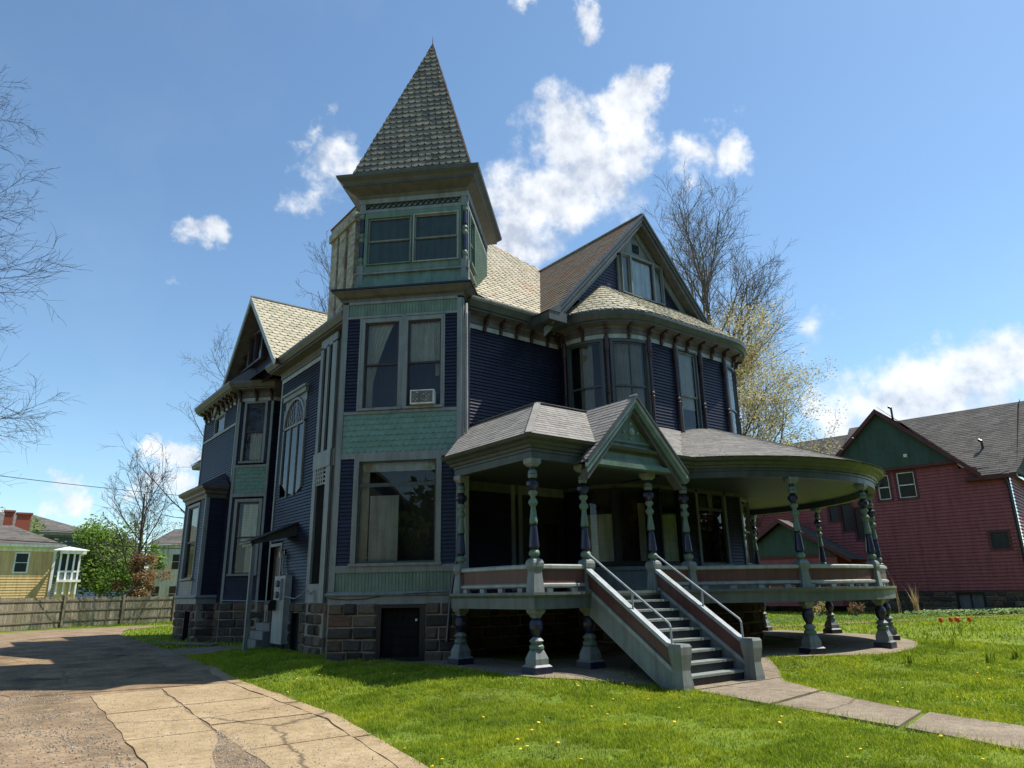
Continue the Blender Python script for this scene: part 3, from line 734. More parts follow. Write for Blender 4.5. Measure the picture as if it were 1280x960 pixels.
window(HS, WC, .34, 1.22, 2.40, 5.08, 'double', cw=.12, curtain=[('blind', .2, .9, .45, .97), ('drape', .45, .95, 0, .4)])
window(HS, WS, 1.8, 3.2, 8.34, 9.0, 'fixed', cw=.06, sill=False, frame='soffit')
# arched stained-glass window
mb = M(); s0, s1 = arch; B = WL.box
B(mb, s0, s0 + .09, 5.3, 7.95, 0, .07); B(mb, s1 - .09, s1, 5.0, 7.95, 0, .07)
mb2 = M(); cx = (s0 + s1) / 2; R = (s1 - s0) / 2 - .1; P = WL.P
pts = [(cx + R * math.cos(rad(a)), 7.25 + R * math.sin(rad(a))) for a in range(0, 181, 12)]
ro = [(cx + (R + .09) * math.cos(rad(a)), 7.25 + (R + .09) * math.sin(rad(a))) for a in range(0, 181, 12)]
for i in range(len(pts) - 1):
    mb.hexa([P(*pts[i], .0), P(*pts[i + 1], 0), P(*ro[i + 1], 0), P(*ro[i], 0), P(*pts[i], .08), P(*pts[i + 1], .08), P(*ro[i + 1], .08), P(*ro[i], .08)])
# square head with spandrels and peaked hood
for i in range(len(ro) - 1): mb.poly([P(*ro[i], .03), P(ro[i][0], 8.28, .03), P(ro[i + 1][0], 8.28, .03), P(*ro[i + 1], .03)])
B(mb, s0 - .05, s1 + .05, 8.25, 8.42, 0, .12); B(mb, s0 - .1, s1 + .1, 8.42, 8.5, 0, .18)
for f in (1 / 3, 2 / 3): B(mb, s0 + (s1 - s0) * f - .03, s0 + (s1 - s0) * f + .03, 4.8, 7.25, 0, .06)
B(mb, s0, s1, 7.2, 7.28, 0, .07)
aw = hp('arched_window', mb, ['trim']); aw['label'] = 'round-headed stained glass window'
mb = M()
for i in range(3):
    a = s0 + (s1 - s0) * i / 3 + .04; b = s0 + (s1 - s0) * (i + 1) / 3 - .04
    z0_ = [5.15, 4.75, 4.95][i]
    mb.poly([P(a, [5.35, 4.95, 4.8][i], .02), P(b, [4.95, 4.8, 5.05][i], .02), P(b, 7.2, .02), P(a, 7.2, .02)])
mb.poly([P(*p, .02) for p in pts])
obj('stained_pane', mb, ['glassd'], aw)
mb = M(); B(mb, s0, s1, 4.8, 8.2, -.3, -.28); obj('room_recess', mb, ['room'], aw)
mb = M()
for k in range(4):
    for sgn in (-1, 1):
        c0 = (cx + sgn * (.08 + .2 * k), 7.3); c1 = (cx + sgn * (.15 + .17 * k), 7.25 + R * math.sqrt(max(.05, 1 - ((.15 + .17 * k) / R) ** 2)) - .03)
        mb.tube([P(*c0, .035), P((c0[0] + c1[0]) / 2 + .05 * sgn, (c0[1] + c1[1]) / 2, .035), P(*c1, .035)], [.012] * 3, 4)
for rr in (.25, .5, .75): mb.tube([P(cx + R * rr * math.cos(rad(a)), 7.27 + R * rr * math.sin(rad(a)), .035) for a in range(5, 176, 17)], [.012] * 11, 4)
obj('leading', mb, ['lead'], aw)
# boxed chimney breast with slots
mb = M(); a, b = .27, 1.53; B = WP.box
B(mb, a, b + .0, 1.38, 1.9, 0, .07); B(mb, 0.0, WP.len, 5.25, 5.75, 0, .09)
B(mb, a - .02, a + .22, 1.9, 5.25, 0, .07); B(mb, b - .32, b, 1.9, 5.25, 0, .07)
for x0, x1 in ((a, a + .2), (a + .46, a + .66), (a + .92, b)): B(mb, x0, x1, 5.75, 9.2, 0, .06)
B(mb, a, b, 9.15, 9.45, 0, .06); B(mb, 0, .25, 1.38, 9.2, 0, .02); B(mb, 1.55, WP.len, 1.38, 9.2, 0, .02)
hp('chimney_breast', mb, ['trim'])
mb = M(); B(mb, a, b, 1.4, 9.2, -.2, .0); hp('slot_backing', mb, ['wire'])
mb = M()
for k in range(4):
    z = 4.75 + .13 * k; B(mb, a + .22, b - .32, z, z + .05, .02, .05)
    B(mb, a + .3 + k * .14, a + .34 + k * .14, 4.75, 5.25, .05, .07)
hp('lattice_insert', mb, ['trimw'])
# small square bay
mb = M(); WB.clap(mb, 1.66, 5.35, [(1.2, 3.1, 2.1, 5.3)]); hp('clapboard_wall', mb, ['navyb'])
mb = M(1); WB.box(mb, .7, .8, 1.66, 5.3, 0, .04); WB.box(mb, 3.8, 3.9, 1.66, 5.3, 0, .04); WB.box(mb, 1.2, 3.1, 1.66, 2.2, 0, .03); WB.box(mb, 3.9, 4.0, 1.66, 5.3, 0, .045); hp('corner_board', mb, ['trim'])
window(HS, WB, 1.4, 2.95, 2.3, 5.1, 'double', cw=.12, frame='soffit', curtain=[('blind', .05, .95, .5, 1)])
mb = M(); sweep(mb, [(8.0, 32.2), (7.3, 32.2), (7.3, 29.0), (8.0, 29.0)], [(0, 5.3), (.04, 5.3), (.06, 5.42), (.14, 5.48), (.14, 5.56), (.28, 5.66), (.30, 5.74), (0, 5.76)]); hp('bay_cornice', mb, ['soffit'])
mb = M(); e = [(8.0, 32.5, 5.75), (7.0, 32.5, 5.75), (7.0, 28.7, 5.75), (8.0, 28.7, 5.75), (8.0, 29.4, 6.35), (8.0, 31.8, 6.35)]
courses(mb, [e[1], e[2], e[4], e[5]], .14, .2, 'slate', hint=(-1, 0, 1)); courses(mb, [e[2], e[3], e[4]], .14, .2, 'slate', hint=(0, -1, 1)); courses(mb, [e[0], e[1], e[5]], .14, .2, 'slate', hint=(0, 1, 1)); hp('bay_roof', mb, ['slated'])
mb = M(); W_ = Wall([(7.34, 32.15), (7.34, 29.04)]); W_.box(mb, 1.55, 1.65, -.05, 1.2, -.2, .05); W_.box(mb, 2.45, 2.55, -.05, 1.2, -.2, .05); W_.box(mb, 1.65, 2.45, -.05, 1.2, -.25, -.22); hp('basement_door', mb, ['black'])
mb = M(); WL.box(mb, 2.45, 2.53, 0, 1.25, -.2, .04); WL.box(mb, 3.17, 3.25, 0, 1.25, -.2, .04); WL.box(mb, 2.53, 3.17, 0, 1.25, -.3, -.1); hp('basement_door', mb, ['black'])
# side door with stone steps
mb = M(); WL.box(mb, .02, .12, .75, 3.3, -.2, .04); WL.box(mb, 1.12, 1.22, .75, 3.3, -.2, .04); WL.box(mb, .12, 1.12, 3.2, 3.3, -.2, .04)
sd = hp('side_door', mb, ['trim']); mb = M(); WL.box(mb, .12, 1.12, .75, 3.2, -.2, -.12); WL.box(mb, .25, .99, 1.9, 2.9, -.12, -.1); obj('door_leaf', mb, ['mtrim'], sd)
mb = M(); WL.box(mb, -.1, 1.2, -.1, .74, -.2, .25); WL.box(mb, -.05, 1.2, -.1, .5, .25, .45); WL.box(mb, 0, 1.2, -.1, .25, .45, .65); hp('stone_steps', mb, ['grille'])
# lean-to awning over it
mb = M(); mb.prism([(8.55, 22.6, 3.82), (7.15, 22.6, 3.22), (7.15, 22.6, 3.12), (8.55, 22.6, 3.45)], (0, .05, 0)); mb.prism([(8.55, 23.5, 3.82), (7.15, 23.5, 3.22), (7.15, 23.5, 3.12), (8.55, 23.5, 3.45)], (0, -.05, 0))
mb.box(7.13, 7.2, 22.6, 23.5, 3.08, 3.22); aw = hp('side_awning', mb, ['gutter'])
mb = M(); mb.prism([(8.55, 22.5, 3.86), (7.05, 22.5, 3.22), (7.05, 22.5, 3.18), (8.55, 22.5, 3.82)], (0, 1.1, 0)); obj('awning_roof', mb, ['black'], aw)
mb = M(); mb.box(7.16, 7.27, 22.62, 22.73, 0, 3.12); obj('awning_post', mb, ['trim'], aw)
mb = M(); Wz = Wall([(21.88, 23.0), (21.88, 33.4), (9.0, 33.42)]); Wz.clap(mb, 0, 9.5, expo=.2); hp('clapboard_wall', mb, ['navy'])
# rear wing roof edge
mb = M(); sweep(mb, [(9.4, 36.2), (8.9, 36.2), (8.9, 33.4)], [(0, 7.4), (.05, 7.4), (.1, 7.5), (.5, 7.56), (.55, 7.75), (0, 8.1)]); hp('eave_cornice', mb, ['soffit'])
mb = M(); courses(mb, [(8.3, 36.8, 7.76), (8.3, 33.4, 7.76), (12, 33.4, 10.2), (12, 36.8, 10.2)], .2, .25, 'slate', hint=(-1, 0, 1)); hp('rear_roof', mb, ['slated'])

# --- roofs
apx = (15.8, 23.4, 16.95)
mb = M(); courses(mb, [(11.43, 15.67, 9.84), (22.4, 15.67, 9.84), apx, (9.74, 17.36, 11.36)], .25, .3, 'fish', .02, hint=(0, -1, 1)); hp('slate_roof', mb, ['slatey'])
mb = M(); courses(mb, [(22.4, 31, 9.84), (22.4, 15.67, 9.84), apx][::-1], .5, 1.2, 'rect', .02, hint=(1, 0, 1))
mb.poly([(8.05, 18.95, 9.84), (8.05, 31, 9.84), apx, (9.74, 17.36, 11.36)]); mb.poly([(8.05, 31, 9.84), (22.4, 31, 9.84), apx]); hp('slate_roof', mb, ['slatep'])
# left cross gable
pk = 13.38; rv = 27.65; sl = (pk - 9.78) / 3.5
mb = M(); courses(mb, [(7.85, rv - 3.5, 9.78), (7.85, rv, pk), (12.3, rv, pk), (8.2, rv - 3.5, 9.78)], .25, .3, 'fish', .022, hint=(0, -1, 1)); hp('gable_roof', mb, ['slatep'])
mb = M(); mb.poly([(7.85, rv + 3.9, pk - sl * 3.9), (7.85, rv, pk), (12.3, rv, pk), (12.3, rv + 3.9, pk - sl * 3.9)]); hp('gable_roof', mb, ['slated'])
mb = M(); mb.beam((7.83, rv, pk + .03), (11.9, rv, pk + .03), .12, .05); hp('ridge_cap', mb, ['lead'])
def raking(mb, P0, P1, back, drop, th, m=0):
    """board under a sloping edge P0-P1; back = vector into the building"""
    P0 = Vector(P0); P1 = Vector(P1); back = Vector(back); dz = Vector((0, 0, -drop))
    mb.hexa([P0 + dz, P1 + dz, P1 + dz + back * th, P0 + dz + back * th, P0, P1, P1 + back * th, P0 + back * th], m)
mb = M(); L0 = (7.83, rv - 3.55, pk - sl * 3.55 + .02); Lp = (7.83, rv, pk + .02); L1 = (7.83, rv + 3.9, pk - sl * 3.9 + .02)
raking(mb, L0, Lp, (1, 0, 0), .26, .06); raking(mb, L1, Lp, (1, 0, 0), .26, .06); hp('barge_board', mb, ['trimw'])
mb = M()
for e in (L0, L1): mb.poly([Vector(e) + Vector((.06, 0, -.2)), Vector(Lp) + Vector((.06, 0, -.2)), Vector(Lp) + Vector((.65, 0, -.2)), Vector(e) + Vector((.65, 0, -.2))])
hp('gable_soffit', mb, ['soffit'])
mb = M(); courses(mb, [(8.46, rv - 3.4, 9.7), (8.46, rv + 3.4, 9.7), (8.46, rv, pk - .12)], .105, 1, 'board', .022, hint=(-1, 0, 0)); hp('gable_wall', mb, ['navy'])
WG = Wall([(8.42, rv + 4), (8.42, rv - 4)])
for a, b, z1 in ((3.05, 3.75, 11.9), (3.85, 4.6, 11.9), (1.85, 2.9, 11.3)):
    window(HS, WG, a, b, 10.72, z1, 'fixed', cw=.08, casing='mtrim', frame='mtrim', depth=.3, sill=False, d=.13, flush='room')
mb = M(); raking(mb, (8.40, rv - 2.9, pk - .45 - sl * 2.9), (8.40, rv, pk - .45), (1, 0, 0), .14, .05); raking(mb, (8.40, rv + 2.9, pk - .45 - sl * 2.9), (8.40, rv, pk - .45), (1, 0, 0), .14, .05); hp('gable_trim', mb, ['mtrim'])
mb = M(); a_ = [(9.3, 26.62, 9.86), (7.47, 28.2, 9.86), (7.47, 33.7, 9.86), (8.45, 33.7, 10.45), (8.45, 28.5, 10.75), (9.0, 27.4, 10.75)]
courses(mb, [a_[0], a_[1], a_[4], a_[5]], .16, .22, 'slate', hint=(-1, -1, 1)); courses(mb, [a_[1], a_[2], a_[3], a_[4]], .16, .22, 'slate', hint=(-1, 0, 1)); hp('skirt_roof', mb, ['slated'])

# right wing gable
pv_, pu_, pz = 14.9, 17.5, 14.45; g = 1.08
fl = (13.1, pv_, pz - g * 4.4); fr = (21.9, pv_, pz - g * 4.4); gp = (pu_, pv_, pz)
mb = M(); courses(mb, [fl, gp, (pu_, 20.9, pz), (13.1, 15.75, fl[2])], .22, .2, 'slate', .02, hint=(-1, 0, 1)); hp('gable_roof', mb, ['slatebr'])
mb = M(); mb.poly([fr, gp, (pu_, 20.9, pz), (21.9, 20.9, fr[2])]); hp('gable_roof', mb, ['slatebr'])
mb = M(); mb.beam((pu_, pv_ - .03, pz + .03), (pu_, 20.9, pz + .03), .14, .04); mb.beam((13.15, 15.8, 9.86), (pu_ , 20.9, pz + .03), .16, .03); hp('ridge_cap', mb, ['lead'])
mb = M(); V = Vector
for e in (fl, fr):
    raking(mb, V(e) + V((0, -.05, .05)), V(gp) + V((0, -.05, .05)), (0, 1, 0), .10, .1, 2)
    raking(mb, V(e) + V((0, -.01, -.05)), V(gp) + V((0, -.01, -.05)), (0, 1, 0), .16, .07, 2)
    raking(mb, V(e) + V((0, .05, -.22)), V(gp) + V((0, .05, -.22)), (0, 1, 0), .16, .06, 0)
    raking(mb, V(e) + V((0, .42, -.36)), V(gp) + V((0, .42, -.36)), (0, 1, 0), .30, .06, 1)
    mb.poly([V(e) + V((0, .06, -.30)), V(gp) + V((0, .06, -.30)), V(gp) + V((0, .5, -.30)), V(e) + V((0, .5, -.30))], 0)
hp('barge_board', mb, ['soffit', 'trim', 'gutter'])
mb = M(); mb.box(12.9, 13.6, 14.86, 15.9, 9.42, 9.72); mb.prism([(12.85, 14.84, 9.70), (13.35, 14.84, 9.70), (13.35, 14.84, 10.0)], (0, 1.0, 0)); hp('eave_return', mb, ['gutter'])
gw = 15.4
mb = M(); courses(mb, [(14.0, gw, 10.6), (21.0, gw, 10.6), (pu_, gw, pz - .15)], .115, 1, 'board', .022, hint=(0, -1, 0)); hp('gable_wall', mb, ['navy'])
WG2 = Wall([(13.5, gw), (21.5, gw)]); gs = lambda u: u - 13.5
mb = M(); WG2.box(mb, gs(16.5), gs(18.95), 12.86, 12.98, 0, .09); WG2.box(mb, gs(16.5), gs(16.6), 11.3, 12.9, 0, .08); WG2.box(mb, gs(18.75), gs(18.85), 11.3, 12.7, 0, .08); hp('gable_trim', mb, ['trim'])
mb = M(); mb.poly([(16.75, gw - .03, 12.98), (18.25, gw - .03, 12.98), (pu_, gw - .03, 13.75)]); hp('gable_panel', mb, ['trim'])
window(HS, WG2, gs(17.12), gs(18.22), 11.4, 12.84, 'fixed', cw=.05, casing='trim', frame='mtrim', depth=.3, sill=False, d=.13, flush='skyrefl')  # pale board behind this pane stands in for reflected sky
window(HS, WG2, gs(16.64), gs(17.04), 11.4, 12.84, 'fixed', cw=.03, casing='trim', frame='trim', depth=.3, sill=False, d=.13, flush='greyb')
window(HS, WG2, gs(18.30), gs(18.72), 11.4, 12.84, 'fixed', cw=.03, casing='trim', frame='trim', depth=.3, sill=False, d=.13, flush='greyb')
mb = M(); WG2.box(mb, gs(17.35), gs(17.68), 13.12, 13.45, 0, .05)
for k in range(4): WG2.box(mb, gs(17.38), gs(17.65), 13.15 + k * .075, 13.18 + k * .075, .05, .08)
hp('gable_vent', mb, ['black'])
# curved skirt roof
mb = M(); z0, z1 = 9.86, 11.42; A = (15.66, gw, z1); Bq = (19.9, gw, z1)
ao = arc(16.2, 15.8, 2.35, 188, 270, 9); bo = arc(20.0, 15.9, 2.45, 270, 360, 9)
for p, q_ in zip(ao, ao[1:]): courses(mb, [(*p, z0), (*q_, z0), A], .2, .26, 'fish', .02, hint=(0, -.2, 1))
hp('skirt_roof', mb, ['slatebr' if 0 else 'slatep'])
mb = M(); courses(mb, [(*ao[-1], z0), (*bo[0], z0), Bq, A], .2, .26, 'fish', .02, hint=(0, -1, 1))
for p, q_ in zip(bo, bo[1:]): courses(mb, [(*p, z0), (*q_, z0), Bq], .2, .26, 'fish', .02, hint=(0, -.2, 1))
hp('skirt_roof', mb, ['slatep'])
# chimney
ch = None
mb = M(); rnd = random.Random(3)
def brick_box(mb, x0, x1, y0, y1, z0, z1, m=0):
    W_ = Wall([(x0, y1), (x0, y0), (x1, y0), (x1, y1), (x0, y1)]); h = .075; z = z0; r = 0
    mb.box(x0 + .012, x1 - .012, y0 + .012, y1 - .012, z0, z1, 1)
    while z < z1 - .02:
        s = 0
        for e in W_.L[1:]:
            x = s - (.1 if r % 2 else 0)
            while x < e:
                a, b = max(x, s) + .004, min(x + .21, e) - .004
                if b > a: W_.box(mb, a, b, z + .005, z + h - .004, -.02, .006 * rnd.random(), m)
                x += .21
            s = e
        z += h; r += 1
for y in (20.1, 20.85, 21.55): brick_box(mb, 8.9, 9.8, y, y + .52, 10.0, 13.75)
brick_box(mb, 9.02, 9.7, 20.2, 22.0, 10.0, 13.75); brick_box(mb, 8.82, 9.88, 20.02, 22.15, 13.75, 14.0); brick_box(mb, 8.87, 9.83, 20.07, 22.1, 14.0, 14.25)
hp('brick_chimney', mb, ['brickw', 'mortar'])
mb = M(); mb.box(8.84, 9.86, 20.04, 22.13, 14.25, 14.31); hp('chimney_cap', mb, ['rust'])

# --- downspouts
mb = M(); mb.tube([(10.42, 15.62, 9.55), (10.36, 15.52, 9.2), (10.36, 15.50, 5.0)], [.045] * 3, 8); hp('downspout', mb, ['trimw'])
mb = M(); mb.tube([(10.62, 15.78, 9.4), (10.56, 15.72, 5.1)], [.04] * 2, 8); hp('downspout', mb, ['navyg'])
mb = M(); mb.tube([(10.16, 15.42, 4.6), (10.05, 15.40, 2.6), (9.93, 15.55, 1.5), (9.87, 15.6, .45)], [.05] * 4, 8); hp('downspout', mb, ['navyg'])
mb = M(1); mb.beam((10.3, 15.42, 1.3), (10.3, 15.42, 5.0), .1, .1, up=(0, 1, 0)); hp('corner_board', mb, ['trimw'])

# ================================================================== porch
CX, CY = 19.3, 15.6
floor = [(9.45, 14.72), (9.45, 11.65)] + arc(CX, CY, 5.9, 222.0, 380, 34)
mb = M(); sweep(mb, floor, [(-.3, 1.24), (.03, 1.24), (.03, 1.46), (.06, 1.49), (.09, 1.52), (.09, 1.575), (0, 1.575)]); sweep(mb, [(10.2, 15.5), (9.45, 14.72)], [(0, 1.24), (.03, 1.24), (.03, 1.5), (.09, 1.52), (.09, 1.575)])
hp('porch_fascia', mb, ['fasc'])
f1 = [(9.46, 14.7), (9.46, 11.66), (14.69, 11.66), (14.69, 16.2), (10.9, 16.2), (10.2, 15.5)]
f2 = [(14.9, 11.66)] + floor[3:] + [(21.9, 17.6), (14.69, 16.2)]
mb = M(); mb.poly([(*p, 1.57) for p in f1]); mb.poly([(*p, 1.57) for p in f2]); mb.poly([(*p, 1.3) for p in f1][::-1]); mb.poly([(*p, 1.3) for p in f2][::-1]); hp('porch_floor', mb, ['tread'])
railp = {'a': [(9.6, 14.75), (9.6, 11.8)], 'b': [(9.6, 11.8), (11.08, 11.8)], 'c': [(13.3, 11.8)] + arc(CX, CY, 5.75, 221.4, 378, 34)}
for k, p in railp.items():
    mb = M(); sweep(mb, p, [(-.07, 2.04), (-.07, 2.12), (-.03, 2.145), (.03, 2.145), (.07, 2.12), (.07, 2.06), (.03, 2.04)][::-1]); mb.cut(); sweep(mb, p, [(-.05, 1.66), (.02, 1.66), (.07, 1.69), (.07, 1.735), (.02, 1.76), (-.05, 1.76)])
    hp('balustrade_rail', mb, ['trimw'])
    mb = M(); W_ = Wall(p); W_.box(mb, 0, W_.len, 1.76, 2.04, -.02, .02); hp('balustrade_panel', mb, ['maroon'])
    mb = M(); x = .3
    while x < W_.len: W_.box(mb, x, x + .16, 1.575, 1.66, -.04, .04); x += .7
    hp('balustrade_block', mb, ['trimw'])

def col_mesh():
    mb = M(); sq = []   # materials: 0 trim 1 green 2 navy 3 black 4 light green
    # newel block: faceted, waisted
    q = math.sqrt(2)
    mb.lathe((0, 0, 0), [(.155 * q, .0, 0), (.15 * q, .08, 0), (.115 * q, .42, 0), (.15 * q, .52, 0), (.155 * q, .60, 0), (.13 * q, .66, 0), (.07 * q, .70, 0)], 4, rad(45))
    pr = [(.07, .70, 1), (.085, .72, 1), (.125, .75, 1), (.135, .79, 1), (.125, .83, 1), (.085, .87, 3), (.10, .89, 3), (.12, .91, 2), (.125, .94, 2), (.085, 1.33, 2), (.075, 1.36, 3), (.09, 1.38, 3), (.09, 1.41, 1), (.10, 1.45, 1),
          (.062, 1.73, 1), (.058, 1.77, 1), (.09, 1.80, 1), (.115, 1.84, 1), (.115, 1.88, 1), (.08, 1.93, 1), (.055, 1.96, 4), (.065, 1.99, 4), (.105, 2.03, 4), (.11, 2.08, 4), (.09, 2.11, 3), (.075, 2.13, 3)]
    mb.lathe((0, 0, 0), pr, 16)
    mb.lathe((0, 0, 0), [(.075, 2.13, 2), (.10, 2.16, 2), (.155, 2.22, 2), (.155, 2.29, 2), (.10, 2.34, 3), (.075, 2.36, 3)], 8, rad(22.5))
    mb.lathe((0, 0, 0), [(.075, 2.36, 3), (.10, 2.38, 4), (.115, 2.43, 4), (.115, 2.46, 3), (.115, 2.475, 1), (.11, 2.52, 1), (.085, 2.56, 3), (.07, 2.58, 2), (.07, 2.63, 2)], 16)
    mb.lathe((0, 0, 0), [(.09 * q, 2.63, 0), (.15 * q, 2.70, 0), (.155 * q, 2.76, 0), (.155 * q, 2.80, 0)], 4, rad(45))
    return mb
def ped_mesh():
    q = math.sqrt(2); mb = M()
    mb.lathe((0, 0, 0), [(.245 * q, -.25, 2), (.245 * q, .14, 0), (.20 * q, .18, 0)], 4, rad(45))
    mb.lathe((0, 0, 0), [(.185 * q, .17, 0), (.185 * q, .29, 0), (.13 * q, .42, 0), (.11 * q, .46, 0)], 4, rad(45))
    mb.lathe((0, 0, 0), [(.12, .44, 1), (.165, .48, 1), (.165, .53, 1), (.12, .57, 1)], 16)
    mb.lathe((0, 0, 0), [(.12, .57, 0), (.175, .63, 0), (.12, .68, 0), (.07, .71, 0)], 8, rad(22.5))
    mb.lathe((0, 0, 0), [(.07, .70, 2), (.11, .76, 2), (.155, .86, 2), (.16, .94, 2), (.13, 1.02, 2), (.08, 1.07, 3)], 16)
    mb.lathe((0, 0, 0), [(.08 * q, 1.07, 0), (.10 * q, 1.12, 0), (.15 * q, 1.18, 0), (.16 * q, 1.25, 0)], 4, rad(45))
    return mb
OFF_H = Vector(OFF[HS.name]); c0 = obj('porch_column', col_mesh(), ['trim', 'green', 'navyg', 'black', 'greenl']); p0 = obj('porch_pedestal', ped_mesh(), ['trim', 'green', 'navyg', 'black'])
first = [True]
def ringp(a, r=5.75): return (CX + r * math.cos(rad(a)), CY + r * math.sin(rad(a)), rad(a + 90))
posts = [(9.62, 14.62, 0), (9.62, 11.82, 0), (11.1, 11.82, 0), (13.3, 11.82, 0), (14.6, 11.8, 0)] + [ringp(a) for a in (248, 278, 308, 344, 372)]
for i, (x, y, a) in enumerate(posts):
    for src, z in ((c0, 1.57), (p0, 0.0)):
        if i == 4 and src is p0: pass
        o = src if i == 0 else src.copy()
        if i: C.objects.link(o)
        o.parent = HS; o.location = Vector((x, y, z)) - OFF_H; o.rotation_euler.z = a; o.scale = (.9, .9, 1.)

# beam, eaves, ceiling
beam = [(9.6, 14.75), (9.6, 11.8)] + arc(CX, CY, 5.75, 221.4, 385, 34)
mb = M(); sweep(mb, beam, [(-.10, 4.36), (.10, 4.36), (.10, 4.52), (.13, 4.53), (.13, 4.60)], ends=False); sweep(mb, beam, [(-.10, 4.7), (-.10, 4.36)], ends=False)
hp('porch_beam', mb, ['gutter'])
mb = M(); sweep(mb, [(10.3, 15.45), (9.6, 14.78), (9.6, 11.8)] + beam[2:], [(.10, 4.58), (.17, 4.60), (.19, 4.66), (.23, 4.68), (.27, 4.74), (.36, 4.78), (.40, 4.85), (.05, 4.85)], [0, 0, 0, 1, 1, 1, 1], ends=True); hp('porch_eave', mb, ['gutter', 'gutter'])
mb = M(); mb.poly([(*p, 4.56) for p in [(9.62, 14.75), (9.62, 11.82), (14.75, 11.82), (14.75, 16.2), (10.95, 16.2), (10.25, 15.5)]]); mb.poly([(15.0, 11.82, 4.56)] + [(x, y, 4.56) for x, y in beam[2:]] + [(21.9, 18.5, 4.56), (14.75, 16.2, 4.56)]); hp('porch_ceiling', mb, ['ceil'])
mb = M(); 
WM.box(mb, 0, WM.len, 4.3, 4.56, 0, .04); WW.box(mb, 0, SE + 5, 4.46, 4.56, 0, .05); hp('frieze_board', mb, ['soffit'])
e0, ze, zt = 11.48, 4.86, 6.06
mb = M(); kw = dict(rowh=.135, w=.3, kind='rect', lift=.012)
courses(mb, [(9.27, e0, ze), (13.0, e0, ze), (13.0, 13.0, zt), (10.8, 13.0, zt)], hint=(0, -1, 1), **kw)
courses(mb, [(9.27, 14.85, ze), (9.27, e0, ze), (10.8, 13.0, zt), (10.8, 16.18, zt), (10.2, 15.6, ze + (zt - ze) * .93 / 1.53)], hint=(-1, 0, 1), **kw)
mb.poly([(10.8, 13, zt), (14.6, 13, zt), (14.6, 16.2, zt), (10.8, 16.2, zt)])
courses(mb, [(13.0, e0, ze), (14.3, e0, ze), (17.5, 14.02, 6.38), (13.6, 14.02, 6.38)], hint=(0, -1, 1), **kw)
ca = arc(CX, CY, 6.2, 217, 392, 26); ci = arc(CX, CY, 1.45, 217, 392, 26)
for i in range(26): courses(mb, [(*ca[i], ze), (*ca[i + 1], ze), (*ci[i + 1], ze + .4 * 4.6), (*ci[i], ze + .4 * 4.6)], hint=(0, 0, 1), jit=.4, **kw)
hp('porch_roof', mb, ['asphalt_sh'])
mb = M()
for a, b in (((9.27, e0, ze), (10.8, 13.0, zt)), ((10.8, 13.0, zt), (14.4, 13.0, zt)), ((10.8, 13.0, zt), (10.8, 16.1, zt))):
    a, b = V(a), V(b); n_ = max(2, int((b - a).length / .16))
    for k in range(n_):
        p, q_ = a.lerp(b, k / n_), a.lerp(b, (k + 1.2) / n_); mb.beam(p + V((0, 0, .014)), q_ + V((0, 0, .022)), .15, .012)
hp('ridge_shingle', mb, ['asphalt_sh'])
# porch gable over the steps
vg = 11.28; pu2, pz2, hs, zf = 12.48, 6.12, 1.72, 4.38
mb = M(); courses(mb, [(pu2 - hs, vg, zf), (pu2, vg, pz2), (pu2, 13.3, pz2), (pu2 - 1.2, 11.62, 4.92), (pu2 - hs, 11.5, zf)], hint=(-1, 0, 1), **kw)
courses(mb, [(pu2 + hs, vg, zf), (pu2, vg, pz2), (pu2, 13.6, pz2), (pu2 + 1.2, 12.2, 4.92), (pu2 + hs, 11.6, zf)], hint=(1, 0, 1), **kw); hp('porch_gable_roof', mb, ['asphalt_sh'])
mb = M(); mb.tube([(pu2, vg - .04, pz2 + .02), (pu2, vg + .2, pz2 + .03)], [.03, .02], 6); hp('gable_flashing', mb, ['lead'])
mb = M()
for sgn in (-1, 1):
    e = V((pu2 + sgn * hs, vg, zf)); p_ = V((pu2, vg, pz2))
    raking(mb, e + V((0, -.04, .02)), p_ + V((0, -.04, .02)), (0, 1, 0), .07, .08, 0)
    raking(mb, e + V((0, 0, -.05)), p_ + V((0, 0, -.05)), (0, 1, 0), .09, .07, 1)
    raking(mb, e + V((-sgn * .05, .05, -.13)), p_ + V((0, .05, -.13)), (0, 1, 0), .14, .06, 2)
    raking(mb, e + V((-sgn * .12, .12, -.16)), p_ + V((0, .12, -.16)), (0, 1, 0), .24, .24, 3)
    mb.poly([e + V((0, .02, -.03)), p_ + V((0, .02, -.03)), p_ + V((0, .4, -.03)), e + V((0, .4, -.03))], 3)
hp('porch_barge_board', mb, ['gutter', 'rail', 'green', 'soffit'])
mb = M(); gv = 11.55
mb.prism([(pu2 - 1.35, gv, zf + .02), (pu2 + 1.35, gv, zf + .02), (pu2 + 1.35, gv, zf + .2), (pu2, gv, pz2 - .4), (pu2 - 1.35, gv, zf + .2)], (0, .1, 0)); hp('pediment', mb, ['green'])
mb = M(); mb.box(pu2 - .78, pu2 + .78, gv - .04, gv, 4.98, 5.05); mb.box(pu2 - 1.4, pu2 + 1.4, gv - .14, gv + .1, zf - .02, zf + .09)
pts = [(pu2 - 1.25 + 2.5 * i / 16, gv - .03, zf + .09 + .10 * math.sin(math.pi * i / 16) ** .7) for i in range(17)]
mb.prism([(pu2 + 1.25, gv - .03, zf + .09)] + pts[::-1][1:-1] + [(pu2 - 1.25, gv - .03, zf + .09)], (0, -.04, 0))
for sgn in (-1, 1): mb.beam((pu2 + sgn * .80, gv - .02, 4.98), (pu2 + sgn * .12, gv - .02, 5.62), .03, .05, up=(0, 1, 0))
hp('pediment_moulding', mb, ['green'])
mb = M()
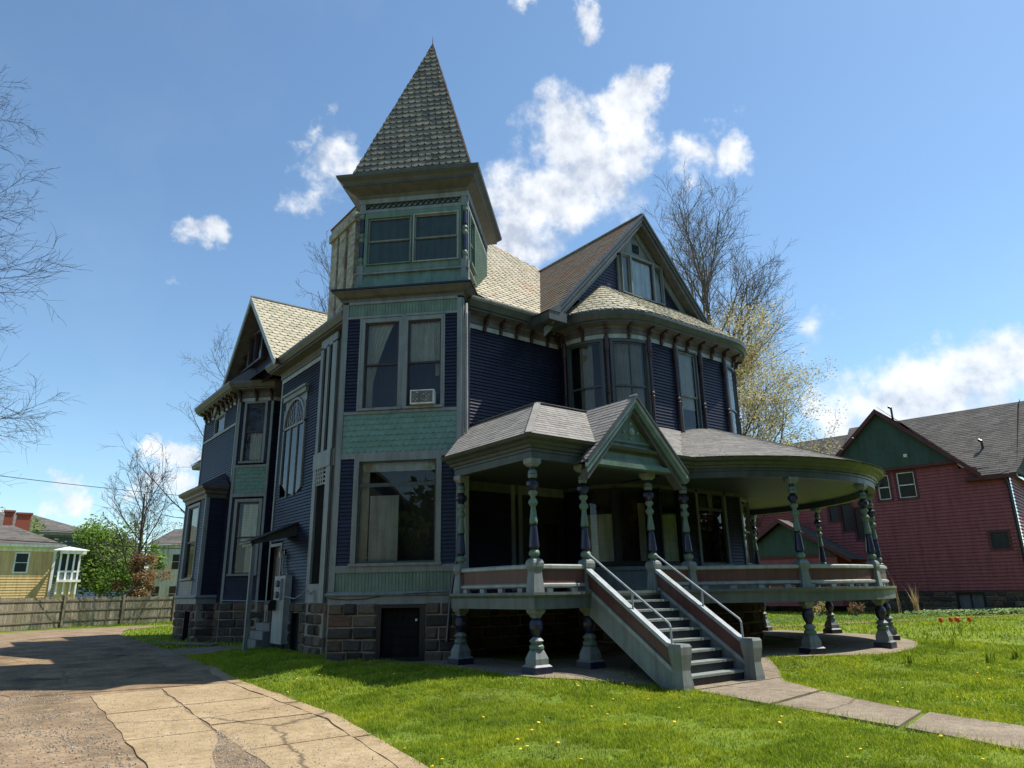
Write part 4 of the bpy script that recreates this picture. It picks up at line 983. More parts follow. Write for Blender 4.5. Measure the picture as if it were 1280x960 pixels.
def disc(cx, cz, r, y0, y1, n=16): mb.prism([(cx + r * math.cos(2 * math.pi * k / n), y0, cz + r * math.sin(2 * math.pi * k / n)) for k in range(n)], (0, y1 - y0, 0))
disc(pu2 + .02, 5.28, .085, gv - .06, gv); disc(pu2 + .02, 5.28, .045, gv - .09, gv - .06); disc(pu2 - .22, 5.26, .035, gv - .03, gv); disc(pu2 + .26, 5.26, .035, gv - .03, gv); disc(pu2 + .02, 5.48, .03, gv - .03, gv); disc(pu2 - .02, 5.10, .02, gv - .03, gv)
hp('rosette', mb, ['trimw'])
# steps
sx0, sx1 = 11.12, 13.22; nst = 9; zb = -.21; rise = (1.57 - zb) / nst; run = .268; v0 = 11.62
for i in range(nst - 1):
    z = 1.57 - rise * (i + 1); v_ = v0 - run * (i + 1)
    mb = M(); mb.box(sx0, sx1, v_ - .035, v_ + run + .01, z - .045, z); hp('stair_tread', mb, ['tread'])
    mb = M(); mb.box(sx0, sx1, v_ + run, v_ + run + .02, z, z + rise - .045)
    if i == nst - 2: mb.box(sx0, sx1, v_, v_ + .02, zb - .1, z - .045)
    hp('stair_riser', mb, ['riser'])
vb = v0 - run * (nst - 1) - .02
def side(u0, u1, sgn, m):
    pass
for u0, u1 in ((11.0, 11.10), (13.24, 13.34)):
    top0, top1 = (11.75, 2.05), (vb - .02, .50)   # rail line
    sl_ = (top0[1] - top1[1]) / (top0[0] - top1[0])
    def strip(o0, o1, x0, x1, mat, name, va=11.7, vbb=vb, clipz=None):
        mb = M(); za = lambda v_: top1[1] + sl_ * (v_ - top1[0])
        pts = [(x0, va, za(va) + o0), (x0, va, za(va) + o1), (x0, vbb, za(vbb) + o1), (x0, vbb, max(zb - .05, za(vbb) + o0))]
        if za(vbb) + o0 < zb - .05:
            vk = top1[0] + (zb - .05 - o0 - top1[1]) / sl_
            pts = pts[:3] + [(x0, vbb, zb - .05), (x0, vk, zb - .05)]
        mb.prism(pts, (x1 - x0, 0, 0)); hp(name, mb, [mat])
    strip(-.04, .04, u0 - .03, u1 + .03, 'rail', 'stair_cap_rail')
    strip(-.36, -.04, u0 + .03, u1 - .03, 'maroon', 'stair_side_panel')
    strip(-.45, -.36, u0 - .015, u1 + .015, 'trimw', 'stair_moulding')
    strip(-.95, -.45, u0, u1, 'trim', 'stair_stringer')
    # pipe handrail
    um = (u0 + u1) / 2; zz = lambda v_: top1[1] + sl_ * (v_ - top1[0])
    mb = M(); mb.tube([(um, 11.72, zz(11.72) + .36), (um, vb + .08, zz(vb + .08) + .40), (um, vb + .05, zz(vb + .05) + .36), (um, vb + .04, zz(vb + .04))], [.022] * 4, 8); mb.tube([(um, 10.45, zz(10.45)), (um, 10.45, zz(10.45) + .37)], [.02, .02], 8); hp('handrail', mb, ['rail'])
    q = math.sqrt(2)
    mb = M(); mb.lathe((um, vb - .14, zb - .1), [(.15 * q, 0, 0), (.145 * q, .2, 0), (.115 * q, .45, 0), (.15 * q, .72, 0), (.155 * q, .86, 0), (.13 * q, .91, 0)], 4, rad(45)); hp('newel_post', mb, ['trim'])

# ================================================================== things on / in the house
ac = thing('air_conditioner', 'grey and white window air conditioner in the second floor tower window', 'air conditioner', (*WT.P(2.4, 6.52, .1)[:2], 6.52))
mb = M(); WT.box(mb, 2.08, 2.74, 6.54, 6.93, -.25, .22); obj('casing', mb, ['white'], ac)
mb = M(); WT.sheet(mb, 2.11, 2.71, 6.57, 6.90, .225, 0)
for k in range(14): z = 6.585 + k * .022; WT.box(mb, 2.13, 2.69, z, z + .008, .225, .232, 0)
obj('grille', mb, ['grille'], ac)
mb = M(); rnd = random.Random(5)
for k in range(16):
    a, b = rnd.uniform(2.16, 2.62), rnd.uniform(6.6, 6.86); WT.box(mb, a, a + rnd.uniform(.012, .04), b, b + rnd.uniform(.01, .02), .232, .236)
obj('flaking_paint', mb, ['white'], ac)
ln = thing('wall_lantern', 'small glass wall lantern beside the side door', 'lantern', (8.5, 23.5, 2.95))
mb = M(); mb.box(8.50, 8.53, 23.46, 23.54, 2.9, 3.06); mb.tube([(8.52, 23.5, 3.02), (8.4, 23.5, 3.05), (8.4, 23.5, 3.0)], [.012] * 3, 6); obj('bracket', mb, ['black_metal'], ln)
mb = M(); mb.lathe((8.4, 23.5, 2.78), [(.05, 0, 0), (.075, .08, 0), (.07, .18, 0), (.03, .23, 0)], 10); obj('lamp_shade', mb, ['white'], ln)
mt = thing('electric_meter_board', 'pale painted board with two round glass electric meters and grey conduit', 'meter board', (8.45, 23.1, .2))
mb = M(); WL.box(mb, WLs(23.6), WLs(22.65), .15, 2.2, .04, .26); obj('back_board', mb, ['trimw'], mt)
for z in (1.62, 1.96):
    mb = M(); WL.box(mb, WLs(23.17), WLs(22.83), z - .16, z + .15, .26, .34); obj('meter_box', mb, ['lead'], mt)
    mb = M(); c = WL.P(WLs(23.0), z, .34); mb.prism([(c[0], c[1] + .1 * math.cos(k * math.pi / 8), c[2] + .1 * math.sin(k * math.pi / 8)) for k in range(16)], (-.09, 0, 0)); obj('meter_dial', mb, ['grille'], mt)
mb = M(); mb.tube([(8.42, 23.25, 2.28), (8.44, 23.4, 2.5), (8.47, 23.45, 2.8)], [.03] * 3, 6); mb.tube([(8.42, 22.9, 2.3), (8.40, 22.86, .5)], [.025] * 2, 6); mb.tube([(8.42, 23.3, 2.25), (8.42, 22.95, 2.4), (8.42, 22.88, 2.1)], [.025] * 3, 6); obj('conduit', mb, ['lead'], mt)
mbx = thing('letter_box', 'black metal letter box fixed to the meter board', 'letter box', (8.38, 23.45, 1.2))
mb = M(); mb.prism([(8.25, 23.3, 1.15), (8.03, 23.3, 1.15), (8.03, 23.3, 1.34), (8.11, 23.3, 1.44), (8.25, 23.3, 1.46)], (0, .36, 0)); obj('box_body', mb, ['black_metal'], mbx)
mb = M(); mb.prism([(8.26, 23.28, 1.47), (8.10, 23.28, 1.45), (8.01, 23.28, 1.34), (8.02, 23.28, 1.33), (8.11, 23.28, 1.44), (8.26, 23.28, 1.455)], (0, .40, 0)); obj('box_lid', mb, ['black_metal'], mbx)
mb = M(); mb.tube([WT.P(.0, 1.50, .06), WT.P(.5, 1.46, .05), WT.P(1.0, 1.48, .05), WT.P(1.5, 1.56, .06), WT.P(2.4, 1.60, .12), WT.P(3.3, 1.62, .12)], [.009] * 6, 5); tag(obj('black_cable', mb, ['black_metal']), 'thin black cable sagging along the tower water table', 'cable')
mb = M(); mb.tube([(8.3, 23.0, 1.6), (8.3, 21.8, 1.5), (8.28, 21.2, 1.62), (8.2, 20.7, 1.75), (8.19, 20.4, 1.62), (8.19, 20.1, 1.72), (8.19, 20.0, 1.4)], [.016] * 7, 5); mb.tube([(8.46, 24.9, 1.42), (8.0, 28.2, 1.46)], [.014] * 2, 5); tag(obj('grey_cable', mb, ['lead']), 'grey cable looping across the stone base of the left wall', 'cable')

# ================================================================== ground
def sm(x): x = max(0., min(1., x)); return x * x * (3 - 2 * x)
def gz(u, v):
    thr = 11.5 - 1.5 * sm((u - 13.3) / 3)
    a = sm((thr - v) / 2.0) * (1 - .6 * sm((u - 20) / 8))
    b = sm((7.3 - u) / 2.2) * (1 - sm((v - 20) / 12))
    return -.21 * max(a, b * (1 if v < 20 else 1)) - 0.02
def axis():
    xs = []; x = -8.
    while x < 42: xs.append(x); x += .3
    for k in range(26): xs.append(42 + (1.33 ** k)*.8)
    xs = [-8 - (1.33 ** k) * .8 for k in range(26)][::-1] + xs
    return xs
ax = axis(); mb = M()
mb.v = [(x, y, gz(x, y)) for y in ax for x in ax]; n = len(ax)
for j in range(n - 1):
    for i in range(n - 1): mb.f.append((j * n + i, j * n + i + 1, (j + 1) * n + i + 1, (j + 1) * n + i)); mb.m.append(0)
m, nt, b = new_mat('lawn_soil'); co = geo(nt)
n1 = N(nt, 'ShaderNodeTexNoise', Scale=.35, Detail=8., Roughness=.7); nt.links.new(co, n1.inputs['Vector'])
n2 = N(nt, 'ShaderNodeTexNoise', Scale=9., Detail=6., Roughness=.7); nt.links.new(co, n2.inputs['Vector'])
r1 = ramp(nt, [(.3, (.10, .115, .03)), (.5, (.13, .19, .024)), (.72, (.20, .25, .05))], n1.outputs[0]); r2 = ramp(nt, [(.3, (.55, .55, .55)), (.7, (1.3, 1.3, 1.2))], n2.outputs[0])
nt.links.new(mixc(nt, 1., r1.outputs[0], r2.outputs[0], 'MULTIPLY'), b.inputs['Base Color']); b.inputs['Roughness'].default_value = .95; b.inputs['Specular IOR Level'].default_value = .1
bp = N(nt, 'ShaderNodeBump', Strength=.8, Distance=.04); nt.links.new(n2.outputs[0], bp.inputs['Height']); nt.links.new(bp.outputs[0], b.inputs['Normal'])
MT['lawn'] = m
tag(obj('ground', mb, ['lawn'], smooth=True), kind='structure')

def pave(name, col, col2, grit=120., crack=1., cs=.30, stain=(.08, .075, .07), stk=.6):
    m, nt, b = new_mat(name); co = geo(nt)
    a = N(nt, 'ShaderNodeTexNoise', Scale=.9, Detail=7., Roughness=.65); nt.links.new(co, a.inputs['Vector'])
    g_ = N(nt, 'ShaderNodeTexNoise', Scale=grit, Detail=3., Roughness=.8); nt.links.new(co, g_.inputs['Vector'])
    r = ramp(nt, [(.35, col), (.65, col2)], a.outputs[0]); r2 = ramp(nt, [(.3, (.55, .55, .55)), (.7, (1.4, 1.4, 1.4))], g_.outputs[0])
    g2 = N(nt, 'ShaderNodeTexNoise', Scale=7., Detail=8., Roughness=.8); nt.links.new(co, g2.inputs['Vector']); r3 = ramp(nt, [(.32, (.66, .64, .60)), (.5, (1, 1, 1)), (.68, (1.22, 1.2, 1.15))], g2.outputs[0])
    out = mixc(nt, 1., mixc(nt, 1., r.outputs[0], r2.outputs[0], 'MULTIPLY'), r3.outputs[0], 'MULTIPLY')
    st = N(nt, 'ShaderNodeTexNoise', Scale=.55, Detail=9., Roughness=.75, Distortion=.6); nt.links.new(co, st.inputs['Vector'])
    w = ramp(nt, [(stk, (0, 0, 0)), (stk + .1, (.9, .9, .9))], st.outputs[0]); out = mixc(nt, w.outputs[0], out, stain)
    h = g_.outputs[0]
    if crack:
        wn = N(nt, 'ShaderNodeTexNoise', Scale=1.3, Detail=9., Roughness=.7); nt.links.new(co, wn.inputs['Vector'])
        mv = mixc(nt, .30, (0, 0, 0), (0, 0, 0)); mx = nt.nodes[-1]; nt.links.new(co, mx.inputs[6]); nt.links.new(wn.outputs['Color'], mx.inputs[7]); 
        vo = N(nt, 'ShaderNodeTexVoronoi', Scale=cs, feature='DISTANCE_TO_EDGE'); nt.links.new(mx.outputs[2], vo.inputs['Vector'])
        cr = ramp(nt, [(.0, (1, 1, 1)), (.0035, (.7, .7, .7)), (.006, (0, 0, 0))], vo.outputs[0]); out = mixc(nt, cr.outputs[0], out, (.11, .085, .055))
    nt.links.new(out, b.inputs['Base Color']); b.inputs['Roughness'].default_value = .92; b.inputs['Specular IOR Level'].default_value = .15
    bp = N(nt, 'ShaderNodeBump', Strength=.7, Distance=.008); nt.links.new(h, bp.inputs['Height']); nt.links.new(bp.outputs[0], b.inputs['Normal'])
    return m
MT['concrete'] = pave('old_tan_concrete', (.29, .215, .125), (.37, .285, .175), grit=45., stk=.60, stain=(.15, .12, .085))
MT['concrete2'] = pave('grey_walk_concrete', (.19, .155, .115), (.27, .225, .165), grit=40., crack=1, cs=.35, stk=.62, stain=(.16, .14, .11))
MT['gravel'] = pave('dirt_and_gravel', (.155, .112, .07), (.30, .22, .14), grit=26., crack=0, stk=.57, stain=(.34, .255, .16))
MT['asphalt'] = pave('patched_asphalt', (.13, .09, .055), (.30, .21, .12), grit=24., crack=1, cs=.5, stk=.53, stain=(.045, .037, .03))
MT['dirt'] = pave('bare_soil', (.17, .12, .08), (.24, .175, .12), grit=20., crack=0)

def lerp2(pl, n):
    P = [Vector(p) for p in pl]; L = [0]
    for a, b in zip(P, P[1:]): L.append(L[-1] + (b - a).length)
    out = []
    for k in range(n + 1):
        t_ = L[-1] * k / n; i = 0
        while i < len(L) - 2 and t_ > L[i + 1]: i += 1
        out.append(P[i].lerp(P[i + 1], (t_ - L[i]) / max(1e-9, L[i + 1] - L[i])))
    return out
def strip(name, left, right, mat, off, n=60, w=8, wob=0., kind='structure', th=0):
    A, B_ = lerp2(left, n), lerp2(right, n); mb = M()
    for i, (a, b) in enumerate(zip(A, B_)):
        for j in range(w + 1):
            p = a.lerp(b, j / w)
            if wob and j in (0, w):
                d_ = (a - b).normalized() * wob * noise.noise(Vector((p.x * 1.3, p.y * 1.3, j * 3.))) ; p = p + d_
            mb.v.append((p.x, p.y, gz(p.x, p.y) + off))
    for i in range(n):
        for j in range(w):
            k = i * (w + 1) + j; mb.f.append((k, k + 1, k + w + 2, k + w + 1)); mb.m.append(0)
    if th:
        for i in range(n):
            for j in (0, w):
                k = i * (w + 1) + j; a, b = mb.v[k], mb.v[k + w + 1]; mb.poly([a, b, (b[0], b[1], b[2] - th), (a[0], a[1], a[2] - th)])
        for i in (0, n):
            for j in range(w):
                k = i * (w + 1) + j; a, b = mb.v[k], mb.v[k + 1]; mb.poly([a, b, (b[0], b[1], b[2] - th), (a[0], a[1], a[2] - th)])
    o = obj(name, mb, [mat]); tag(o, kind=kind); return o
# the drive
dr_r = [(4.6, 2.0), (4.36, 7.2), (5.08, 11.0), (5.43, 17.2), (5.8, 20.5), (6.0, 28), (6.3, 37), (7.4, 43), (11.5, 49)]
strip('driveway', [(-14, 0), (-12, 10), (-9, 20), (-6, 32), (-2, 41), (4, 47.5)], dr_r, 'gravel', .012, n=90, w=14, wob=.25)
strip('asphalt_patch', [(1.2, 17.6), (.8, 21), (.9, 26), (2, 31), (3.2, 38)], [(5.2, 17.0), (5.5, 21), (5.65, 26), (5.9, 32), (6.6, 38)], 'asphalt', .020, n=60, w=10, wob=.5)
def slab(name, q4, mat, off=.03, wob=.03):
    strip(name, [q4[0], q4[1]], [q4[3], q4[2]], mat, off, n=8, w=6, wob=wob, th=.04)
# concrete wheel strips, slab by slab
def between(l, r, cuts, mat, off, gap=.02):
    A, B_ = lerp2(l, 200), lerp2(r, 200)
    for a, b in zip(cuts, cuts[1:]):
        i, j = int(a * 200), int(b * 200); strip('concrete_slab', [tuple(p) for p in A[i:j]], [tuple(p) for p in B_[i:j]], mat, off + random.uniform(-.004, .004), n=24, w=5, wob=.045, th=.03)
between([(3.3, 2.0), (3.0, 7.5), (3.25, 10.9), (3.65, 15.7), (3.8, 17.2)], [(4.25, 2.0), (4.05, 7.2), (4.80, 11.0), (5.12, 17.2)], [0, .2, .36, .5, .64, .8, .99], 'concrete', .026)
between([(4.27, 2.0), (4.07, 7.2), (4.82, 11.0), (5.14, 17.2), (5.5, 20.5)], [(4.6, 2.0), (4.34, 7.2), (5.06, 11.0), (5.40, 17.2), (5.76, 20.5)], [0, .2, .4, .6, .8, .99], 'concrete', .034)
between([(1.9, 2.0), (2.0, 9.0), (2.25, 13), (2.45, 17.0)], [(2.4, 2.0), (2.5, 8.6), (3.2, 10.9), (3.6, 15.7), (3.75, 17.0)], [0, .25, .45, .62, .8, .99], 'concrete', .026)
strip('gravel_strip', [(2.3, 2.0), (2.4, 8.8), (3.1, 11)], [(3.4, 2.0), (3.1, 7.5), (3.35, 11)], 'gravel', .020, n=14, w=4, wob=.1)
# little path by the side door, apron under the porch, front walk
strip('side_path', [(5.5, 24.4), (6.4, 24.0), (8.6, 23.8)], [(5.6, 27.2), (6.8, 26.0), (8.6, 25.4)], 'concrete2', .03, n=20, w=6, wob=.15, th=.03)
strip('side_path', [(6.6, 30.5), (8.0, 27.5)], [(5.9, 30.2), (7.2, 26.4)], 'concrete2', .032, n=12, w=4, wob=.1)
ap = [(9.1, 15.9), (9.15, 13.1), (9.2, 11.35), (10.2, 10.6), (11.3, 9.9), (13.4, 9.9), (14.6, 10.6)] + arc(CX, CY, 6.3, 232, 385, 24)
apn = lerp2(ap, 80); mb = M(); cc_ = []
inn = lerp2([(11, 16.1), (11, 14), (13, 13.8), (14.5, 14.5)] + arc(CX, CY, 3.0, 210, 385, 20), 80)
for i in range(81):
    for j in range(7):
        p = apn[i].lerp(inn[i], j / 6); mb.v.append((p.x, p.y, gz(p.x, p.y) + .03))
for i in range(80):
    for j in range(6): k = i * 7 + j; mb.f.append((k, k + 1, k + 8, k + 7)); mb.m.append(0)
for i in range(80): a, b = mb.v[i * 7], mb.v[i * 7 + 7]; mb.poly([a, b, (b[0], b[1], b[2] - .06), (a[0], a[1], a[2] - .06)])
tag(obj('porch_apron', mb, ['concrete2']), kind='structure')
wl = [(11.0, 11.2), (11.25, 9.3), (11.07, 8.86), (10.77, 7.57), (10.23, 4.93), (9.83, 3.48), (9.4, 0)]; wr = [(15.6, 10.6), (14.6, 9.6), (13.47, 8.75), (12.46, 7.17), (11.89, 5.96), (11.6, 4.9), (11.4, 3.7), (11.2, 0)]
A, B_ = lerp2(wl, 200), lerp2(wr, 200)
for a, b in zip([0, 38, 72, 112, 155], [37, 71, 111, 154, 200]): strip('front_walk', [tuple(p) for p in A[a:b]], [tuple(p) for p in B_[a:b]], 'concrete2', .035 + random.uniform(-.004, .004), n=12, w=6, wob=.02, th=.05)
strip('soil_bed', [(7.3, 18.2), (9.4, 15.9)], [(6.9, 17.8), (9.0, 15.3)], 'dirt', .02, n=14, w=3, wob=.15)
strip('soil_bed', [(22, 20), (40, 16), (50, 14)], [(22, 19), (40, 15.2), (50, 13.2)], 'dirt', .02, n=30, w=3, wob=.3)

mb = M(); rnd = random.Random(77)
def pebble(u, v, r, lift):
    z = gz(u, v) + lift; k = len(mb.v); a0 = rnd.uniform(0, 6.28)
    for j in range(5): a = a0 + j * 1.2566; q_ = r * rnd.uniform(.7, 1.2); mb.v.append((u + q_ * math.cos(a), v + q_ * math.sin(a), z))
    for j in range(3): a = a0 + j * 2.09; q_ = r * .5; mb.v.append((u + q_ * math.cos(a), v + q_ * math.sin(a), z + r * rnd.uniform(.5, .9)))
    mb.f += [(k, k + 1, k + 5), (k + 1, k + 2, k + 6, k + 5), (k + 2, k + 3, k + 6), (k + 3, k + 4, k + 7, k + 6), (k + 4, k, k + 5, k + 7), (k + 5, k + 6, k + 7)]; mb.m += [0] * 6
n_ = 0
while n_ < 20000:
    v = 6.0 + 13 * rnd.random() ** 1.4; u = rnd.uniform(-6, 2.2); e_ = 1.95 + .04 * (v - 9)
    if rnd.random() < .12: u = rnd.uniform(2.4, 3.35); v = rnd.uniform(6, 11.2)
    elif u > e_ or (noise.noise(Vector((u * .8, v * .8, 0))) < -.05 and rnd.random() < .75): continue
    pebble(u, v, rnd.uniform(.007, .019), .016); n_ += 1
for _ in range(900): v = rnd.uniform(6, 16); pebble(rnd.uniform(2.2, 4.9), v, rnd.uniform(.005, .012), .03)
tag(obj('gravel', mb, ['pebble']), 'loose small stones scattered over the brown drive', 'gravel', kind='stuff')

# ------------------------------------------------------------------ fence
def fence_section(p0, p1, z0, h, first_post=True, seedv=0, label='', group=None):
    P0, P1 = Vector(p0), Vector(p1); W_ = Wall([p0, p1]); rnd = random.Random(seedv)
    f = thing('board_fence', label, 'fence', (*p0, z0), group)
    mb = M(); x = .08
    while x < W_.len - .1:
        w_ = rnd.uniform(.08, .11); t_ = z0 + h + rnd.uniform(-.06, .05); W_.box(mb, x, x + w_, z0 + .03, t_, .02, .04); x += w_ + rnd.uniform(.008, .03)
    obj('fence_panel', mb, ['fence'], f)
    for z in (.35, .95, 1.5): mb = M(); W_.box(mb, 0, W_.len, z0 + z, z0 + z + .09, .04, .09); obj('fence_rail', mb, ['fence'], f)
    for x in ([0, W_.len] if first_post else [W_.len]): mb = M(); W_.box(mb, x - .09, x + .09, z0, z0 + h + .12, -.02, .16); obj('fence_post', mb, ['fence'], f)
fp = [(-3.2, 39.0), (-.8, 43.2), (1.9, 47.3), (5.3, 51.0), (8.9, 53.6), (12.4, 55.2), (16.0, 56.2)]
labs = ['weathered board fence section at the far left of the drive', 'weathered grey fence panel left of the yellow house corner', 'grey board fence panel under the yellow house wall', 'weathered fence panel in front of the yellow house balcony', 'weathered fence panel in front of the green bushy tree', 'weathered fence panel in front of the rust coloured shrub', 'last short fence panel beside the house corner']
for i in range(6): fence_section(fp[i], fp[i + 1], -.03, 1.72, i == 0, i, labs[i], 'weathered board fence along the back of the drive')

# ------------------------------------------------------------------ lawn blades
wpoly = wl + wr[::-1]; dpoly = [(-40, -5)] + [(4.6, -5)] + dr_r + [(-40, 60)]; apoly = ap + [(23, 20), (10, 20)]
def inside(p, poly):
    x, y = p; c = False
    for (x0, y0), (x1, y1) in zip(poly, poly[1:] + poly[:1]):
        if (y0 > y) != (y1 > y) and x < (x1 - x0) * (y - y0) / (y1 - y0) + x0: c = not c
    return c
hpoly = [(8.05, 33), (8.05, 28.4), (9.3, 27.3), (9.3, 25), (7.4, 25.9), (6.2, 26.3), (5.5, 24.4), (8.5, 23.6), (8.3, 19.2), (7.6, 18.1), (10.2, 15.4), (22, 16), (22, 40), (9, 40)]
def green(u, v): return not (inside((u, v), wpoly) or inside((u, v), dpoly) or inside((u, v), apoly) or inside((u, v), hpoly))
fwd = (.585, .76)
def blades(name, label, n, rmin, rmax, umin, umax, hmin, hmax, w, seed, bias=1.):
    rnd = random.Random(seed); mb = M(); V_, F_ = mb.v, mb.f; k = 0; tries = 0
    while k < n and tries < n * 12:
        tries += 1
        r = rmin + (rmax - rmin) * rnd.random() ** bias; a = rnd.uniform(-.74, .74) ; base = math.atan2(.585, .76) + a
        u, v = r * math.sin(base), r * math.cos(base)
        if u < umin or u > umax or not green(u, v): continue
        pn = noise.noise(Vector((u * .9, v * .9, 3.))); 
        pq = noise.noise(Vector((u * 3.1, v * 3.1, 7.)))
        if pn + .6 * pq < -.22 and rnd.random() < .72: continue
        z = gz(u, v) + .0; h = rnd.uniform(hmin, hmax) * (1 + .6 * pn + .5 * pq); th = rnd.uniform(0, 6.283); lx, ly = rnd.gauss(0, .38) * h, rnd.gauss(0, .38) * h
        dx, dy = math.cos(th) * w / 2, math.sin(th) * w / 2; ww = rnd.uniform(.7, 1.4); dx *= ww; dy *= ww
        b = len(V_)
        V_ += [(u - dx, v - dy, z), (u + dx, v + dy, z), (u + dx * .7 + lx * .45, v + dy * .7 + ly * .45, z + h * .6), (u - dx * .7 + lx * .45, v - dy * .7 + ly * .45, z + h * .6), (u + lx, v + ly, z + h)]
        F_ += [(b, b + 1, b + 2, b + 3), (b + 3, b + 2, b + 4)]; k += 1
    mb.m = [0] * len(mb.f); o = obj(name, mb, ['grass']); tag(o, label, 'grass', kind='stuff'); return o
blades('grass', 'short bright green lawn blades nearest the street', 170000, 6.2, 14, 3.5, 40, .03, .065, .009, 1, .85)
blades('grass', 'bright green lawn blades around the porch and beyond the walk', 110000, 13, 26, 5, 60, .035, .08, .015, 2, .8)
blades('grass', 'distant lawn blades toward the red house and the fence', 60000, 25, 60, -10, 80, .05, .10, .04, 3, .8)
# rim of longer tufts along the edges of walk and steps
mb = M(); rnd = random.Random(9)
for pl, n_ in ((lerp2(wl, 400), 3), (lerp2(wr, 400), 3), (lerp2(ap[2:], 300), 3), (lerp2(dr_r[:6], 500), 3)):
    for p in pl:
        for _ in range(n_):
            u, v = p.x + rnd.gauss(0, .05), p.y + rnd.gauss(0, .05); z = gz(u, v); h = rnd.uniform(.04, .13); lx, ly = rnd.gauss(0, .5) * h, rnd.gauss(0, .5) * h; b = len(mb.v); th = rnd.uniform(0, 6.28); dx, dy = .006 * math.cos(th), .006 * math.sin(th)
            mb.v += [(u - dx, v - dy, z), (u + dx, v + dy, z), (u + lx, v + ly, z + h)]; mb.f.append((b, b + 1, b + 2)); mb.m.append(0)
tag(obj('edge_grass', mb, ['grass']), 'longer grass tufts along the edges of the paving', 'grass', kind='stuff')
# low weeds and clover
mb = M(); rnd = random.Random(19)
for _ in range(2600):
    r = rnd.uniform(6.5, 20); a = rnd.uniform(-.72, .72) + math.atan2(.585, .76); u, v = r * math.sin(a), r * math.cos(a)
    if not green(u, v) or noise.noise(Vector((u * .6, v * .6, 8.))) < .02: continue
    z = gz(u, v)
    for k in range(rnd.randint(4, 9)):
        th = rnd.uniform(0, 6.28); L = rnd.uniform(.02, .06); c, s_ = math.cos(th), math.sin(th); w_ = L * .35; zz_ = rnd.uniform(.02, .05); x0, y0 = u + rnd.gauss(0, .04), v + rnd.gauss(0, .04)
        mb.poly([(x0, y0, z + zz_ * .5), (x0 + c * L * .5 - s_ * w_, y0 + s_ * L * .5 + c * w_, z + zz_), (x0 + c * L, y0 + s_ * L, z + zz_ * .8), (x0 + c * L * .5 + s_ * w_, y0 + s_ * L * .5 - c * w_, z + zz_)])
tag(obj('clover_weeds', mb, ['leafg']), 'low broad-leaved weeds scattered through the lawn', 'weeds', kind='stuff')
# dandelions
dn = M(); dn.lathe((0, 0, .05), [(.004, 0, 0), (.022, .004, 0), (.026, .012, 0), (.014, .02, 0)], 9)
st_ = M(); st_.tube([(0, 0, 0), (.004, 0, .052)], [.003, .002], 4)
rnd = random.Random(4); src = None; cnt = 0
while cnt < 90:
    r = rnd.uniform(7.2, 22) if rnd.random() < .75 else rnd.uniform(12, 30); a = rnd.uniform(-.62, .70) + math.atan2(.585, .76); u, v = r * math.sin(a), r * math.cos(a)
    if not green(u, v): continue
    if src is None:
        src = thing('dandelion', 'yellow dandelion flower open in the lawn', 'flower', (0, 0, 0), 'dandelions scattered in the lawn'); obj('flower_head', dn, ['dand'], src); obj('stem', st_, ['grass'], src); o = src
    else: o = copy_tree(src, (0, 0, 0))
    o.location = (u, v, gz(u, v) + rnd.uniform(-.01, .02)); o.rotation_euler = (rnd.uniform(-.3, .3), rnd.uniform(-.3, .3), rnd.uniform(0, 6)); k = rnd.uniform(.55, 1.05); o.scale = (k, k, k); cnt += 1

# ------------------------------------------------------------------ plants
def tuft(name, loc, label, cat, n=16, h=.35, w=.02, mat='grass', sprd=.5, seed=0, group=None):
    rnd = random.Random(seed); mb = M(); x0, y0 = loc; z0 = gz(x0, y0)
    for k in range(n):
        th = rnd.uniform(0, 6.28); hh = h * rnd.uniform(.6, 1.1); c, s_ = math.cos(th), math.sin(th); out = hh * rnd.uniform(.05, sprd); pr = None; bx, by = x0 + rnd.gauss(0, .06), y0 + rnd.gauss(0, .06)
        for j in range(5):
            f = j / 4; x = bx + c * out * f * f; y = by + s_ * out * f * f; z = z0 + hh * (f - .15 * f * f * sprd); ww = w * (1 - f ** 2) * .5 + .001
            cur = ((x - s_ * ww, y + c * ww, z), (x + s_ * ww, y - c * ww, z))
            if pr: mb.poly([pr[0], pr[1], cur[1], cur[0]])
            pr = cur
    o = obj(name, mb, [mat]); return tag(o, label, cat, group)
for i, (p, h, l) in enumerate([((18.2, 8.5), .40, 'clump of upright iris leaves nearest the porch'), ((18.75, 8.1), .3, 'low iris leaf clump between the porch and the tulips'), ((22.5, 9.2), .3, 'iris leaf clump just short of the orange tulips'), ((19.8, 7.35), .45, 'tall iris leaf clump right of the tulips'), ((21.2, 7.3), .5, 'tallest iris leaf clump at the right of the lawn')]):
    tuft('iris_plant', p, l, 'plant', 22, h, .03, 'grass', .35, i)
tl = None
for i, (u, v) in enumerate([(25.6, 10.7), (26.1, 10.6), (26.5, 10.2), (25.9, 10.3), (26.3, 10.5)]):
    if tl is None:
        tl = thing('tulip', 'orange red tulip blooming in the lawn', 'flower', (0, 0, 0), 'orange tulips in the lawn')
        mb = M(); mb.tube([(0, 0, 0), (0, 0, .32)], [.008, .006], 5); obj('stem', mb, ['grass'], tl)
        mb = M(); mb.lathe((0, 0, .32), [(.01, 0, 0), (.05, .03, 0), (.055, .07, 0), (.04, .12, 0), (.01, .13, 0)], 8); obj('petals', mb, ['orange'], tl)
        mb = M()
        for a in (0, 2.1, 4.2): mb.poly([(0, 0, 0), (.1 * math.cos(a + .15), .1 * math.sin(a + .15), .15), (.16 * math.cos(a), .16 * math.sin(a), .26), (.1 * math.cos(a - .15), .1 * math.sin(a - .15), .15)])
        obj('leaf', mb, ['grass'], tl); o = tl
    else: o = copy_tree(tl, (0, 0, 0))
    o.location = (u, v, gz(u, v)); o.scale = (1.3,) * 3
